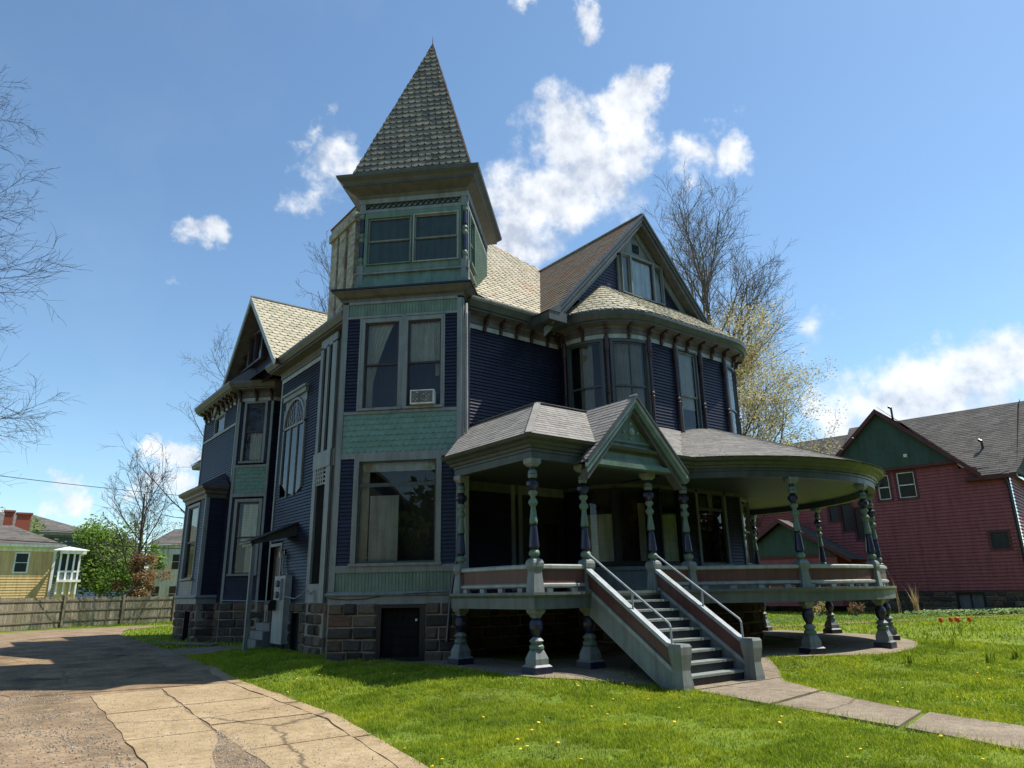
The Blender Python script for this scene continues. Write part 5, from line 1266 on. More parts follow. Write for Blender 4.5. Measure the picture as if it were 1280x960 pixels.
tuft('dry_grass_plant', (41.3, 18.4), 'tall tan dry ornamental grass against the red house foundation', 'plant', 40, 1.7, .03, 'straw', .35, 12)
tuft('reed_plant', (40.6, 18.9), 'single tall reed with a pale seed head by the red house', 'plant', 4, 3.0, .02, 'straw', .25, 13)
def leafy(name, loc, label, cat, rx, h, n, size, mat, seed=0, z0=None, group=None, stems=6, kind=None):
    rnd = random.Random(seed); x0, y0 = loc; z0 = gz(x0, y0) if z0 is None else z0; t = thing(name, label, cat, (x0, y0, z0), group); mb = M()
    cl = [(rnd.gauss(0, rx * .45), rnd.gauss(0, rx * .45), h * rnd.uniform(.25, .95), rnd.uniform(.18, .38) * rx) for _ in range(max(5, n // 130))]
    for k in range(n):
        cx_, cy_, cz_, r = rnd.choice(cl); d = Vector((rnd.gauss(0, 1), rnd.gauss(0, 1), rnd.gauss(0, 1))).normalized() * r * rnd.random() ** .4
        p = Vector((x0 + cx_, y0 + cy_, max(z0 + .05, z0 + cz_))) + d; a = Vector((rnd.gauss(0, 1), rnd.gauss(0, 1), rnd.gauss(0, .7))).normalized(); b = a.orthogonal().normalized(); s_ = size * rnd.uniform(.6, 1.3)
        mb.poly([p, p + a * s_ * .5 + b * s_ * .3, p + a * s_, p + a * s_ * .5 - b * s_ * .3])
    obj('foliage', mb, [mat], t); mb = M()
    for k in range(stems):
        c = rnd.choice(cl); mb.tube([(x0 + rnd.gauss(0, .05), y0 + rnd.gauss(0, .05), z0), (x0 + c[0] * .5, y0 + c[1] * .5, z0 + c[2] * .6), (x0 + c[0], y0 + c[1], z0 + c[2])], [.02 + rx * .02, .012 + rx * .01, .006], 4)
    obj('stem', mb, ['bark'], t); return t
leafy('garden_shrub', (39.3, 19.2), 'small leafy green shrub beside the dry grass at the red house', 'shrub', .5, 1.3, 260, .09, 'leafg', 31)
leafy('garden_shrub', (36.0, 21.0), 'low yellow-green shrub seen under the porch floor', 'shrub', .8, .7, 300, .09, 'leafy', 32)
leafy('garden_shrub', (38.0, 20.0), 'rusty low shrub seen just right of the porch pedestals', 'shrub', .7, .7, 300, .09, 'leafr', 33)
mb = M(); rnd = random.Random(8)
for _ in range(2600):
    f = rnd.random(); u, v = 41 + 9 * f + rnd.gauss(0, .5), 17.8 - 4.4 * f + rnd.gauss(0, .5); z = gz(u, v); th = rnd.uniform(0, 6.28); L = rnd.uniform(.12, .28); c, s_ = math.cos(th), math.sin(th); z += rnd.uniform(.05, .3)
    mb.poly([(u, v, z - .04), (u + c * L * .5 - s_ * L * .3, v + s_ * L * .5 + c * L * .3, z + .03), (u + c * L, v + s_ * L, z - .02), (u + c * L * .5 + s_ * L * .3, v + s_ * L * .5 - c * L * .3, z + .03)])
tag(obj('ground_cover', mb, ['hosta']), 'pale broad-leaved ground cover along the red house foundation', 'ground cover', kind='stuff')
mb = M()
for _ in range(5000):
    f = rnd.random(); u, v = 26 + 14 * f + rnd.gauss(0, .9), 23.5 - 6 * f + rnd.gauss(0, 1.1)
    if not green(u, v): continue
    z = gz(u, v); th = rnd.uniform(0, 6.28); L = rnd.uniform(.07, .16); c, s_ = math.cos(th), math.sin(th); z += rnd.uniform(.03, .16)
    mb.poly([(u, v, z - .03), (u + c * L * .5 - s_ * L * .3, v + s_ * L * .5 + c * L * .3, z + .02), (u + c * L, v + s_ * L, z - .02), (u + c * L * .5 + s_ * L * .3, v + s_ * L * .5 - c * L * .3, z + .02)])
tag(obj('ground_cover', mb, ['leafg']), 'bright green leafy ground cover seen under the porch', 'ground cover', kind='stuff')

def hwin(mb, mg, W_, s_, z, w, h):
    W_.box(mb, s_ - .12, s_ + w + .12, z - .12, z + h + .12, 0, .06); W_.box(mg, s_, s_ + w, z, z + h * .48, .06, .08); W_.box(mg, s_, s_ + w, z + h * .52, z + h, .06, .08)
def bgwin(parent, W_, items):
    for s_, z, w, h in items:
        a = M(); g_ = M(); hwin(a, g_, W_, s_, z, w, h); o = obj('window', a, ['whites'], parent); obj('pane', g_, ['tanwin'], o)
# ------------------------------------------------------------------ trees
def tree(name, label, loc, H, trunk_h, r0, spread, seed, bark='bark', levels=5, leaf=None, nleaf=0, lsize=.08, group=None, lean=(0, 0), vase=.5, cat='tree', z0=None, kids=(5, 4, 4, 4, 3), tw=.007, bias=None, up=.18, thick=.42, wob=1.):
    rnd = random.Random(seed); x0, y0 = loc; z0 = (gz(x0, y0) if z0 is None else z0) - .1
    t = thing(name, label, cat, (x0, y0, z0), group); tr = M(); br = M(); tips = []
    def grow(p, d, L, r, lv):
        n = 5 if lv < 2 else (4 if lv < 3 else 3); pts = [p]; rs = [r]; q = p.copy(); dd = d.copy()
        for i in range(n):
            w_ = (.07 + .05 * lv) * wob if lv else .04 * wob; dd = (dd + Vector((rnd.gauss(0, w_), rnd.gauss(0, w_), rnd.gauss(0, w_ * .6) + (up * .5 if lv else .05)))).normalized()
            q = q + dd * L / n; pts.append(q.copy()); rs.append(max(tw * .6, r * (1 - .62 * (i + 1) / n)))
        (tr if lv == 0 else br).tube(pts, rs, [8, 6, 4, 3, 3, 3][lv], cap=False)
        if lv >= levels - 1: tips.append((pts[-1], dd)); tips.append((pts[-2], dd)); return
        nk = kids[min(lv, len(kids) - 1)]
        for k in range(nk):
            f = (trunk_h if lv == 0 else .22) + (1 - (trunk_h if lv == 0 else .22)) * (k + rnd.random() * .8) / nk; f = min(f, .98)
            x = f * n; i = min(int(x), n - 1); b = pts[i].lerp(pts[i + 1], x - i); ax_ = (pts[i + 1] - pts[i]).normalized()
            az = rnd.uniform(0, 6.283) if lv else (k * 2.4 + rnd.uniform(-.5, .5)); o = ax_.orthogonal().normalized(); o2 = ax_.cross(o)
            an = (vase if lv == 0 else rnd.uniform(.45, .85)) * rnd.uniform(.8, 1.2)
            nd = (ax_ * math.cos(an) + (o * math.cos(az) + o2 * math.sin(az)) * math.sin(an)).normalized()
            if bias: nd = (nd + Vector(bias) * .5).normalized()
            rr = max(tw, rs[i] * (.55 if lv else thick)); ll = L * (spread if lv == 0 else rnd.uniform(.45, .68)) * (1.15 - .5 * f if lv == 0 else 1.05 - .4 * f)
            grow(b, nd, ll, rr, lv + 1)
    grow(Vector((x0, y0, z0)), Vector((lean[0], lean[1], 1)).normalized(), H, r0, 0)
    obj('trunk', tr, [bark], t); obj('branches', br, [bark], t)
    if leaf:
        mb = M(); 
        for k in range(nleaf):
            p, d = rnd.choice(tips); p = p + Vector((rnd.gauss(0, 1), rnd.gauss(0, 1), rnd.gauss(0, .8))) * .22; a = Vector((rnd.gauss(0, 1), rnd.gauss(0, 1), rnd.gauss(0, .7))).normalized(); b = a.orthogonal().normalized(); s_ = lsize * rnd.uniform(.6, 1.4)
            mb.poly([p, p + a * s_ * .5 + b * s_ * .35, p + a * s_, p + a * s_ * .5 - b * s_ * .35])
        obj('crown', mb, [leaf], t)
    return t
tree('bare_tree', 'tall bare tree with upright grey limbs behind the house', (36.9, 25.9), 21.0, .42, .30, .42, 17, 'bark', 5, vase=.50, kids=(18, 9, 7, 5), tw=.0095, thick=.42, wob=.75, up=.16)
tree('spring_tree', 'yellow budding tree with its trunk hidden close behind the upper bay', (26.9, 21.6), 10.5, .34, .14, .64, 26, 'barkd', 5, lean=(.10, -.08), leaf='leafy', nleaf=34000, lsize=.10, vase=.95, kids=(16, 7, 6, 4), tw=.006, wob=1.1)
tree('spring_tree', 'wider pale yellow budding tree just right of the upper bay', (30.6, 21.6), 11.6, .30, .13, .60, 31, 'barkd', 5, leaf='leafy', nleaf=26000, lsize=.10, vase=.95, kids=(15, 7, 5, 4), tw=.006)
tree('spring_tree', 'smaller yellow-leaved tree over the red house roof end', (45.0, 30.0), 11.5, .35, .16, .5, 29, 'barkd', 5, leaf='leafy', nleaf=9000, lsize=.14, vase=.8, kids=(10, 6, 4, 4), tw=.010)
tree('bare_tree', 'bare tree reaching in from the left edge of the drive', (-6.0, 29.2), 19.0, .25, .24, .40, 44, 'barkd', 5, vase=1.15, kids=(30, 11, 7, 5), tw=.0065, up=.03, thick=.30, wob=.8)
tree('bare_tree', 'bare branches showing just behind the left corner of the house', (13.8, 50.0), 15.5, .22, .16, .5, 43, 'barkd', 5, vase=.9, kids=(12, 6, 4, 4), tw=.009, up=.1)
tree('bare_tree', 'thin bare treetop showing over the left gable roof', (21.0, 48.0), 24.0, .55, .2, .3, 47, 'barkd', 5, vase=.6, kids=(12, 6, 4, 3), tw=.012)
tree('bare_tree', 'bare fan-shaped tree in front of the white building', (14.0, 77.0), 11.5, .14, .22, .52, 53, 'barkd', 5, vase=.5, kids=(12, 6, 5, 4), tw=.016)
# houses and trees across the street, which the window panes mirror
for i, (x, y, rz_, wl_, lab) in enumerate([(-27, 4, 1.35, 'greysid', 'grey neighbouring house across the drive beside the viewer'), (-26, -12, 1.2, 'dmar', 'dark red neighbouring house behind the viewer'), (-20, -24, .5, 'brick', 'brick house across the street with a plain gable'), (-3, -31, .1, 'greysid', 'grey house across the street with a plain gable'), (14, -31, -.1, 'dmar', 'dark red house across the street with a plain gable'), (31, -27, -.3, 'bluesid', 'blue house across the street with a plain gable'), (47, -19, -.6, 'brick', 'brick house far along the street'), (60, -6, -.9, 'greysid', 'grey house at the end of the street')]):
    h_ = thing('street_house', lab, 'house', (x, y, -.2)); c_r, s_r = math.cos(rz_), math.sin(rz_)
    def T_(a, b): return (x + a * c_r - b * s_r, y + a * s_r + b * c_r)
    Wq = Wall([T_(6.5, 5), T_(-6.5, 5), T_(-6.5, -5), T_(6.5, -5), T_(6.5, 5)]); mb = M(); Wq.clap(mb, -.2, 6.4, expo=.3, thick=.05); mb.poly([(*T_(6.5, 5), 6.4), (*T_(-6.5, 5), 6.4), (*T_(0, 5), 10.6)]); mb.poly([(*T_(6.5, -5), 6.4), (*T_(-6.5, -5), 6.4), (*T_(0, -5), 10.6)]); obj('wall', mb, [wl_], h_)
    mb = M(); mb.prism([(*T_(7.2, 5.5), 6.0), (*T_(0, 5.5), 10.8), (*T_(-7.2, 5.5), 6.0), (*T_(-7.2, 5.5), 6.25), (*T_(0, 5.5), 11.1), (*T_(7.2, 5.5), 6.25)], (11 * s_r, -11 * c_r, 0)); obj('roof', mb, ['shin_red'], h_)
    bgwin(h_, Wq, [(2 + 3.5 * k, z, 1.2, 1.7) for k in range(3) for z in (1.0, 4.1)])
# trees between them
for i, (x, y, h, rx) in enumerate([(-14, -16, 13, 5.0), (-5, -22, 15, 5.5), (4, -24, 12, 5.0), (13, -22, 14, 5.5), (-20, -6, 14, 5.0), (22, -17, 12, 5.0), (30, -9, 12, 5), (-9.5, -19, 12, 5), (9, -26, 14, 5), (18, -20, 11, 4.5), (39, -12, 12, 5), (53, -14, 12, 5), (25, -23, 12, 5)]):
    leafy('street_tree', (x, y), 'broad leafing tree number' if 0 else 'leafing tree across the street behind the viewer', 'tree', rx, h, 6500, .7, 'leafr' if i % 2 else 'leafg', 90 + i, z0=-.2, group='trees across the street')
leafy('bushy_tree', (12.0, 84.0), 'bright green bushy tree beyond the fence', 'tree', 4.2, 9.3, 9000, .36, 'leafg', 61)
leafy('bushy_tree', (13.9, 75.5), 'rust coloured shrub at the foot of the bare fan-shaped tree', 'shrub', 1.9, 5.6, 3600, .24, 'leafr', 62)
leafy('bushy_tree', (2.2, 96.0), 'pale leafed tree beyond the brick chimneys', 'tree', 3.0, 11.5, 2600, .3, 'leafy', 63)
leafy('bushy_tree', (21.5, 92.0), 'rusty leafed tree beyond the white building', 'tree', 3.5, 11.0, 3500, .3, 'leafr', 64)

# ------------------------------------------------------------------ houses beyond the fence
Y = thing('yellow_house', 'yellow clapboard house with white trim and a hip roof beyond the fence', 'house', (0, 76, 0))
W_ = Wall([(-8, 73.6), (6.75, 74.9)]); mb = M(); W_.clap(mb, 0, 6.0, expo=.22, thick=.032); Wx = Wall([(6.75, 74.9), (6.3, 84)]); Wx.clap(mb, 0, 6.0, expo=.2, thick=.03); obj('clapboard_wall', mb, ['yellow'], Y)
mb = M(); W_.box(mb, W_.len - .2, W_.len, 0, 6, .03, .09); sweep(mb, [(-8, 73.6), (6.75, 74.9), (6.3, 84)], [(0, 5.6), (.08, 5.6), (.12, 5.9), (.6, 5.95), (.65, 6.15), (0, 6.2)]); obj('trim_board', mb, ['whites'], Y)
bgwin(Y, W_, [(11.9, 3.9, .85, 1.5), (6, 3.9, .85, 1.5)])
mb = M(); e = [(-9, 72.9, 6.15), (7.4, 74.3, 6.15), (6.9, 84.6, 6.15), (-9, 84, 6.15)]; r1, r2 = (-4, 78.5, 8.1), (3.4, 79.2, 8.1)
for pl, hn in (([e[0], e[1], r2, r1], (0, -1, 1)), ([e[1], e[2], r2], (1, 0, 1)), ([e[2], e[3], r1, r2], (0, 1, 1))): courses(mb, pl, .3, .6, 'rect', .02, hint=hn)
obj('roof', mb, ['shin_red'], Y)
mb = M(); Wp = Wall([(6.85, 72.9), (8.45, 73.05), (8.4, 76)]); Wp.box(mb, 0, Wp.len, 5.35, 5.6, 0, .4); Wp.box(mb, 0, Wp.len, 3.0, 3.2, 0, .25)
for s_ in (.03, .55, 1.05, 1.46): Wp.box(mb, s_, s_ + .14, 2.0, 5.4, -.05, .05)
Wp.box(mb, 0, Wp.len, 3.8, 3.95, -.02, .04); mb.prism([(6.3, 72.4, 5.6), (9.0, 72.6, 5.6), (7.6, 74.5, 6.0)], (0, 0, .06)); obj('balcony', mb, ['whites'], Y)
mb = M(); Wp.box(mb, .0, Wp.len, 3.2, 3.8, -.05, .0); obj('balcony_rail', mb, ['greysid'], Y); mb = M(); Wp.box(mb, 0, Wp.len, 0, 3.0, -.3, -.1); obj('porch_wall', mb, ['yellow'], Y); mb = M(); Wp.box(mb, 0, 1.5, 3.95, 5.35, -.3, -.1); obj('pane', mb, ['tanwin'], Y)
for x, y, w_, z1 in ((4.2, 80.2, 1.1, 9.2), (3.1, 81.6, .7, 9.5)):
    mb = M(); mb.box(x - w_ / 2, x + w_ / 2, y - .4, y + .4, 7.0, z1); mb.box(x - w_ / 2 - .1, x + w_ / 2 + .1, y - .5, y + .5, z1, z1 + .16); obj('chimney', mb, ['brick'], Y)
G = thing('grey_house', 'grey eaved house with a low hip roof behind the yellow house', 'house', (4, 96, 0))
W_ = Wall([(-9, 91), (10.6, 91.5)]); Wx = Wall([(10.6, 91.5), (10.5, 104)]); mb = M(); W_.clap(mb, 0, 8.3, expo=.25); Wx.clap(mb, 0, 8.3, expo=.25); obj('clapboard_wall', mb, ['greysid'], G)
mb = M(); sweep(mb, [(-9, 91), (10.6, 91.5), (10.5, 104)], [(0, 8.0), (.1, 8.0), (.9, 8.2), (1.0, 8.5), (0, 8.6)]); obj('eave', mb, ['trimw'], G)
mb = M(); courses(mb, [(-10, 90, 8.5), (11.6, 90.4, 8.5), (5.2, 96, 10.9), (-6, 96, 10.9)], .35, .7, 'rect', hint=(0, -1, 1)); courses(mb, [(11.6, 90.4, 8.5), (11.5, 104, 8.5), (5.2, 96, 10.9)], .35, .7, 'rect', hint=(1, 0, 1)); obj('roof', mb, ['shin_red'], G)
B = thing('blue_house', 'blue grey house with white windows glimpsed below the green tree', 'house', (16, 112, 0))
W_ = Wall([(12.5, 108), (19.5, 107.5)]); mb = M(); W_.clap(mb, 0, 6.2, expo=.25); obj('clapboard_wall', mb, ['bluesid'], B); mb = M(); courses(mb, [(12, 107.5, 6.2), (20, 107, 6.2), (19, 112, 9.6), (13, 112, 9.6)], .35, .7, 'rect', hint=(0, -1, 1)); obj('roof', mb, ['shin_red'], B); bgwin(B, W_, [(.9, 3.3, 1.0, 1.6), (2.4, 3.3, 1.0, 1.6), (3.9, 3.3, 1.0, 1.6), (5.3, 3.3, 1.0, 1.6)])
Wh = thing('white_building', 'long white two storey building beside the house corner', 'building', (18, 88, 0))
W_ = Wall([(15.2, 88.5), (17.4, 81.5), (24, 66)]); W_ = Wall([(15.9, 83.5), (24.0, 76)]); mb = M(); W_.clap(mb, 0, 6.9, expo=.25); obj('clapboard_wall', mb, ['whites'], Wh)
Wx = Wall([(20, 88.5), (15.9, 83.5)]); mb = M(); Wx.clap(mb, 0, 6.9, expo=.25); obj('end_wall', mb, ['whites'], Wh)
mb = M(); courses(mb, [(15.3, 83.4, 6.9), (23.8, 75.5, 6.9), (26.3, 78.5, 8.8), (18.6, 86.0, 8.8)], .35, .7, 'rect', hint=(-1, -1, 1)); obj('roof', mb, ['shin_red'], Wh)
bgwin(Wh, W_, [(.7 + 1.9 * k, z, .8, 1.5) for k in range(6) for z in (1.2, 4.4)])
# overhead wires
for (a, b, sag, r_, lab) in (((-14, 38, 8.2), (30, 62, 9.6), .8, .022, 'upper overhead power wire crossing above the fence'), ((-12, 40, 5.05), (28, 60, 5.3), .5, .03, 'lower overhead power wire crossing above the yellow roof')):
    mb = M(); mb.tube([tuple(Vector(a).lerp(Vector(b), k / 24) - Vector((0, 0, sag * 4 * (k / 24) * (1 - k / 24)))) for k in range(25)], [r_ * .8] * 25, 5); tag(obj('power_wire', mb, ['wire']), lab, 'wire')

# ------------------------------------------------------------------ the red house
RH = thing('red_house', 'red clapboard house with a dark green gable and grey shingle roof', 'house', (52, 24, 0))
rn = Vector((-.987, -.163)); rdv = Vector((-.163, .987))
def RP(s_, d=0): p = Vector((48, 15.9)) + rdv * s_ + rn * d; return (p.x, p.y)
W_ = Wall([RP(22), RP(-.95)]); rs = lambda s_: 22 - s_
gz1 = 1.2; mb = M(); sops = [(rs(5.0), rs(4.0), 6.9, 8.5), (rs(6.2), rs(5.5), 6.9, 8.45), (rs(.55), rs(-.3), 3.55, 4.45), (rs(9.5), rs(8.85), 5.8, 6.8), (rs(8.7), rs(8.05), 5.1, 6.85), (rs(7.9), rs(7.45), 4.5, 6.5)]
W_.clap(mb, gz1, 7.8, sops, expo=.2, thick=.065); W_.clap(mb, 7.79, 8.75, sops, rs(9.9), rs(1.5), expo=.2, thick=.065); W_.clap(mb, 7.79, 8.35, (), rs(1.5), rs(.55), expo=.2, thick=.065); Wr = Wall([RP(-.95), tuple(Vector(RP(-.95)) + Vector((14, 2.4)))]); Wr.clap(mb, gz1, 7.9, expo=.2, thick=.065); obj('clapboard_wall', mb, ['redsid'], RH)
for o_ in sops:
    a = M(); W_.box(a, o_[0] - .15, o_[0], o_[2] - .15, o_[3] + .15, -.1, .06); W_.box(a, o_[1], o_[1] + .15, o_[2] - .15, o_[3] + .15, -.1, .06); W_.box(a, o_[0], o_[1], o_[2] - .15, o_[2], -.1, .06); W_.box(a, o_[0], o_[1], o_[3], o_[3] + .15, -.1, .06)
    st = o_[0] > rs(10) and o_[0] < rs(7.3); w = obj('window', a, ['dmar'], RH)
    if not st and o_[2] > 6: b_ = M(); mz = (o_[2] + o_[3]) / 2; W_.box(b_, o_[0], o_[1], mz - .03, mz + .03, -.04, .02); W_.box(b_, o_[0], o_[0] + .05, o_[2], o_[3], -.04, .02); W_.box(b_, o_[1] - .05, o_[1], o_[2], o_[3], -.04, .02); W_.box(b_, o_[0], o_[1], o_[3] - .05, o_[3], -.04, .02); W_.box(b_, o_[0], o_[1], o_[2], o_[2] + .05, -.04, .02); obj('sash', b_, ['whites'], w)
    b_ = M(); W_.sheet(b_, o_[0], o_[1], o_[2], o_[3], -.05); obj('pane', b_, ['tanwin'], w)
mb = M(); stones(mb, W_, -.3, gz1 - .02, 0, 22.9, openings=[(rs(2.9), rs(1.4), .1, 1.2)]); stones(mb, Wr, -.3, gz1 - .02); obj('stone_foundation', mb, ['stone', 'mortar'], RH)
a = M(); W_.box(a, rs(2.9), rs(1.4), 1.0, 1.18, -.1, .05); W_.box(a, rs(2.9), rs(1.4), -.1, .12, -.1, .05); W_.box(a, rs(2.9), rs(2.78), .1, 1.0, -.1, .05); W_.box(a, rs(1.52), rs(1.4), .1, 1.0, -.1, .05); W_.box(a, rs(2.18), rs(2.12), .1, 1.0, -.1, .04); w = obj('basement_window', a, ['black'], RH); a = M(); W_.sheet(a, rs(2.78), rs(1.52), .1, 1.0, -.08); obj('pane', a, ['grille'], w)
def R3(s_, d, z): return (*RP(s_, d), z)
mb = M(); kw2 = dict(rowh=.2, w=.5, kind='rect', lift=.018)
courses(mb, [R3(-1.4, .45, 7.75), R3(.7, .45, 7.75), R3(.7, -.1, 8.26), R3(-1.65, -.1, 8.26)], hint=(-1, 0, 1), **kw2)
courses(mb, [R3(-1.65, -.1, 8.26), R3(9, -.1, 8.26), R3(9, -5.2, 12.95), R3(-3.2, -5.2, 12.95)], hint=(-1, 0, 1), **kw2)
mb.poly([R3(-.9, -.0, 7.7), R3(-3.2, -5.2, 12.9), R3(-3.2, -10.5, 7.7)])
courses(mb, [R3(6, .3, 7.75), R3(22, .3, 7.75), R3(22, -5.0, 12.45), R3(6, -5.0, 12.45)], hint=(-1, 0, 1), **kw2)
gpk, gs_, gsl = 12.75, 5.5, .94
courses(mb, [R3(.35, .6, gpk - gsl * 5.15), R3(gs_, .6, gpk), R3(gs_, -5, gpk), R3(1.35, .45, gpk - gsl * 4.15 - .7)][:3] + [R3(1.2, -.2, 8.45)], hint=(-.1, -1, 1), **kw2)
courses(mb, [R3(10.9, .6, gpk - gsl * 5.4), R3(gs_, .6, gpk), R3(gs_, -5, gpk), R3(10.9, -.2, gpk - gsl * 5.4)], hint=(-.1, 1, 1), **kw2)
courses(mb, [(*Vector(RP(-1.4, .45)), 7.75), (RP(-1.4)[0] + 14, RP(-1.4)[1] + 2.4 - .6, 7.75), (RP(-3.2, -5.2)[0] + 10, RP(-3.2, -5.2)[1] + 4, 12.9), R3(-3.2, -5.2, 12.95)], hint=(0, -1, 1), **kw2)
obj('roof', mb, ['shin_red'], RH)
mb = M(); courses(mb, [R3(1.5, .25, 8.85), R3(9.5, .25, 8.85), R3(gs_, .25, gpk - .1)], .14, 1, 'board', .022, hint=(-1, 0, 0)); mb.poly([R3(1.5, .0, 8.7), R3(9.5, 0, 8.7), R3(9.5, .28, 8.7), R3(1.5, .28, 8.7)]); obj('green_gable', mb, ['dgreen'], RH)
mb = M(); V3 = Vector; bk = (.987, .163, 0)
for s_ in (.3, 10.9):
    e_ = V3(R3(s_, .66, gpk - gsl * abs(gs_ - s_) + .02)); p_ = V3(R3(gs_, .66, gpk + .02)); raking(mb, e_, p_, bk, .32, .06)
    mb.poly([e_ + V3((.05, 0, -.25)), p_ + V3((.05, 0, -.25)), p_ + V3((.45, .07, -.25)), e_ + V3((.45, .07, -.25))])
W_.box(mb, rs(10), rs(1.4), 8.68, 8.86, .0, .32); W_.box(mb, rs(1.2), rs(-1.4), 7.5, 7.72, .0, .45); W_.box(mb, rs(22), rs(10), 7.5, 7.72, .0, .35); W_.box(mb, rs(-.8), rs(-.95), 1.2, 7.6, 0, .05); W_.box(mb, 0, 22.9, 1.12, 1.24, 0, .07)
obj('fascia', mb, ['dmar'], RH)
mb = M(); mb.tube([R3(-.75, .35, 7.6), R3(-.85, .12, 7.0), R3(-.85, .12, .3)], [.07] * 3, 6); obj('downspout', mb, ['black_metal'], RH)
for s_, d_, z_, h_ in ((.3, -1.6, 9.5, .6), (4.9, -1.0, 12.1, .9), (11.5, -2.6, 10.2, .9)):
    mb = M(); p = RP(s_, d_); mb.tube([(*p, z_), (*p, z_ + h_)], [.07, .07], 8); mb.tube([(*p, z_ + h_), (p[0], p[1] + .15, z_ + h_ + .12)], [.09, .09], 8); obj('vent_pipe', mb, ['black_metal'], RH)
mb = M(); W_.box(mb, rs(4.3), rs(4.1), 9.4, 9.6, .25, .45); obj('flood_light', mb, ['white'], RH)
# low side entry with its own gable
def E3(s_, d, z): return R3(s_, d, z)
mb = M(); We = Wall([RP(15.6, 2.4), RP(8.6, 2.4)]); We.clap(mb, .4, 3.5, expo=.135); Wf_ = Wall([RP(8.6, 2.4), RP(8.6, 0)]); Wf_.clap(mb, .4, 3.5, expo=.135); obj('entry_wall', mb, ['redsid'], RH)
mb = M(); courses(mb, [E3(8.8, 2.45, 3.6), E3(15.0, 2.45, 3.6), E3(11.9, 2.45, 5.7)], .14, 1, 'board', .02, hint=(-1, 0, 0)); obj('green_gable', mb, ['dgreen'], RH)
mb = M(); courses(mb, [E3(7.6, 2.9, 3.2), E3(11.9, 2.9, 5.95), E3(11.9, 0, 5.95), E3(7.6, 0, 3.2)], hint=(0, -1, 1), **kw2); courses(mb, [E3(16.1, 2.9, 3.2), E3(11.9, 2.9, 5.95), E3(11.9, 0, 5.95), E3(16.1, 0, 3.2)], hint=(0, 1, 1), **kw2); obj('entry_roof', mb, ['shin_red'], RH)
mb = M()
for s_ in (7.6, 16.1): e_ = V3(E3(s_, 2.95, 3.22)); p_ = V3(E3(11.9, 2.95, 5.97)); raking(mb, e_, p_, bk, .25, .06)
We.box(mb, 0, We.len, 3.4, 3.6, 0, .1); obj('fascia', mb, ['dmar'], RH)

# ================================================================== camera, sun, sky
cam = bpy.data.cameras.new('camera'); co_ = bpy.data.objects.new('camera', cam); C.objects.link(co_); SC.camera = co_
P_, RO_, A_ = rad(16.42), rad(.98), rad(-37.6)
Uw = Vector((math.cos(A_), -math.sin(A_))); Vw = Vector((math.sin(A_), math.cos(A_)))
def toUV(x, y, z): return Vector((x * Uw.x + y * Uw.y, x * Vw.x + y * Vw.y, z))
cp, sp = math.cos(P_), math.sin(P_); c_, s__ = math.cos(RO_), math.sin(RO_)
f_ = Vector((0, cp, sp)); r0_ = Vector((1, 0, 0)); u0_ = Vector((0, -sp, cp)); rt = c_ * r0_ - s__ * u0_; up_ = s__ * r0_ + c_ * u0_
F, R_, U_ = toUV(*f_), toUV(*rt), toUV(*up_)
co_.matrix_world = Matrix(((R_.x, U_.x, -F.x, 0), (R_.y, U_.y, -F.y, 0), (R_.z, U_.z, -F.z, 1.6), (0, 0, 0, 1)))
cam.sensor_width = 36; cam.lens = 880 / 1280 * 36; cam.clip_end = 6000; cam.clip_start = .1

el = rad(60); hz = Vector((.94, -.34)).normalized()
sd_ = Vector((hz.x * math.cos(el), hz.y * math.cos(el), math.sin(el)))
sl = bpy.data.lights.new('sun', 'SUN'); so = bpy.data.objects.new('sun', sl); C.objects.link(so); so.rotation_euler = sd_.to_track_quat('Z', 'Y').to_euler()
sl.energy = 4.0; sl.angle = rad(.53); sl.color = (1, .94, .84)
w = bpy.data.worlds.new('World'); SC.world = w; w.use_nodes = True; nt = w.node_tree; bg = nt.nodes['Background']
sky = nt.nodes.new('ShaderNodeTexSky'); sky.sky_type = 'NISHITA'; sky.sun_disc = False; sky.sun_elevation = el
sky.sun_rotation = math.atan2(hz.x, hz.y); sky.air_density = 1.0; sky.dust_density = .35; sky.ozone_density = 1.0; sky.altitude = 200
bg.inputs[1].default_value = .10
tc = nt.nodes.new('ShaderNodeTexCoord')
def pixdir(x, y): d = f_ * 880 + rt * (x - 640) + up_ * (480 - y); return toUV(*d.normalized())
# clouds: soft masses at fixed directions in the sky, broken up with noise
blobs = [(700, 165, 52, 1.), (745, 215, 62, 1.), (790, 140, 45, 1.), (820, 110, 26, .9), (690, 240, 60, .95), (640, 235, 45, .85), (650, 290, 50, .9), (800, 190, 42, .9), (870, 215, 30, .7), (910, 205, 26, .65), (890, 178, 18, .6),
         (260, 290, 30, .85), (380, 180, 24, .75), (375, 200, 20, .6), (412, 150, 14, .5), (425, 215, 40, .75), (400, 255, 25, .55), (650, 5, 22, .75), (735, 8, 26, .85), (590, 0, 14, .5),
         (1150, 495, 70, .95), (1230, 475, 65, .9), (1060, 515, 50, .8), (1290, 455, 55, .85), (930, 145, 16, .5), (1010, 420, 35, .45),
         (85, 617, 25, .8), (110, 618, 18, .7), (185, 568, 22, .85), (215, 574, 24, .85), (150, 612, 20, .6), (185, 614, 22, .65), (215, 610, 26, .7), (238, 580, 20, .7), (5, 556, 15, .5), (225, 360, 18, .4), (205, 245, 16, .3)]
vn = nt.nodes.new('ShaderNodeVectorMath'); vn.operation = 'NORMALIZE'; nt.links.new(tc.outputs['Generated'], vn.inputs[0])
wn = N(nt, 'ShaderNodeTexNoise', Scale=9., Detail=9., Roughness=.62); nt.links.new(vn.outputs[0], wn.inputs['Vector'])
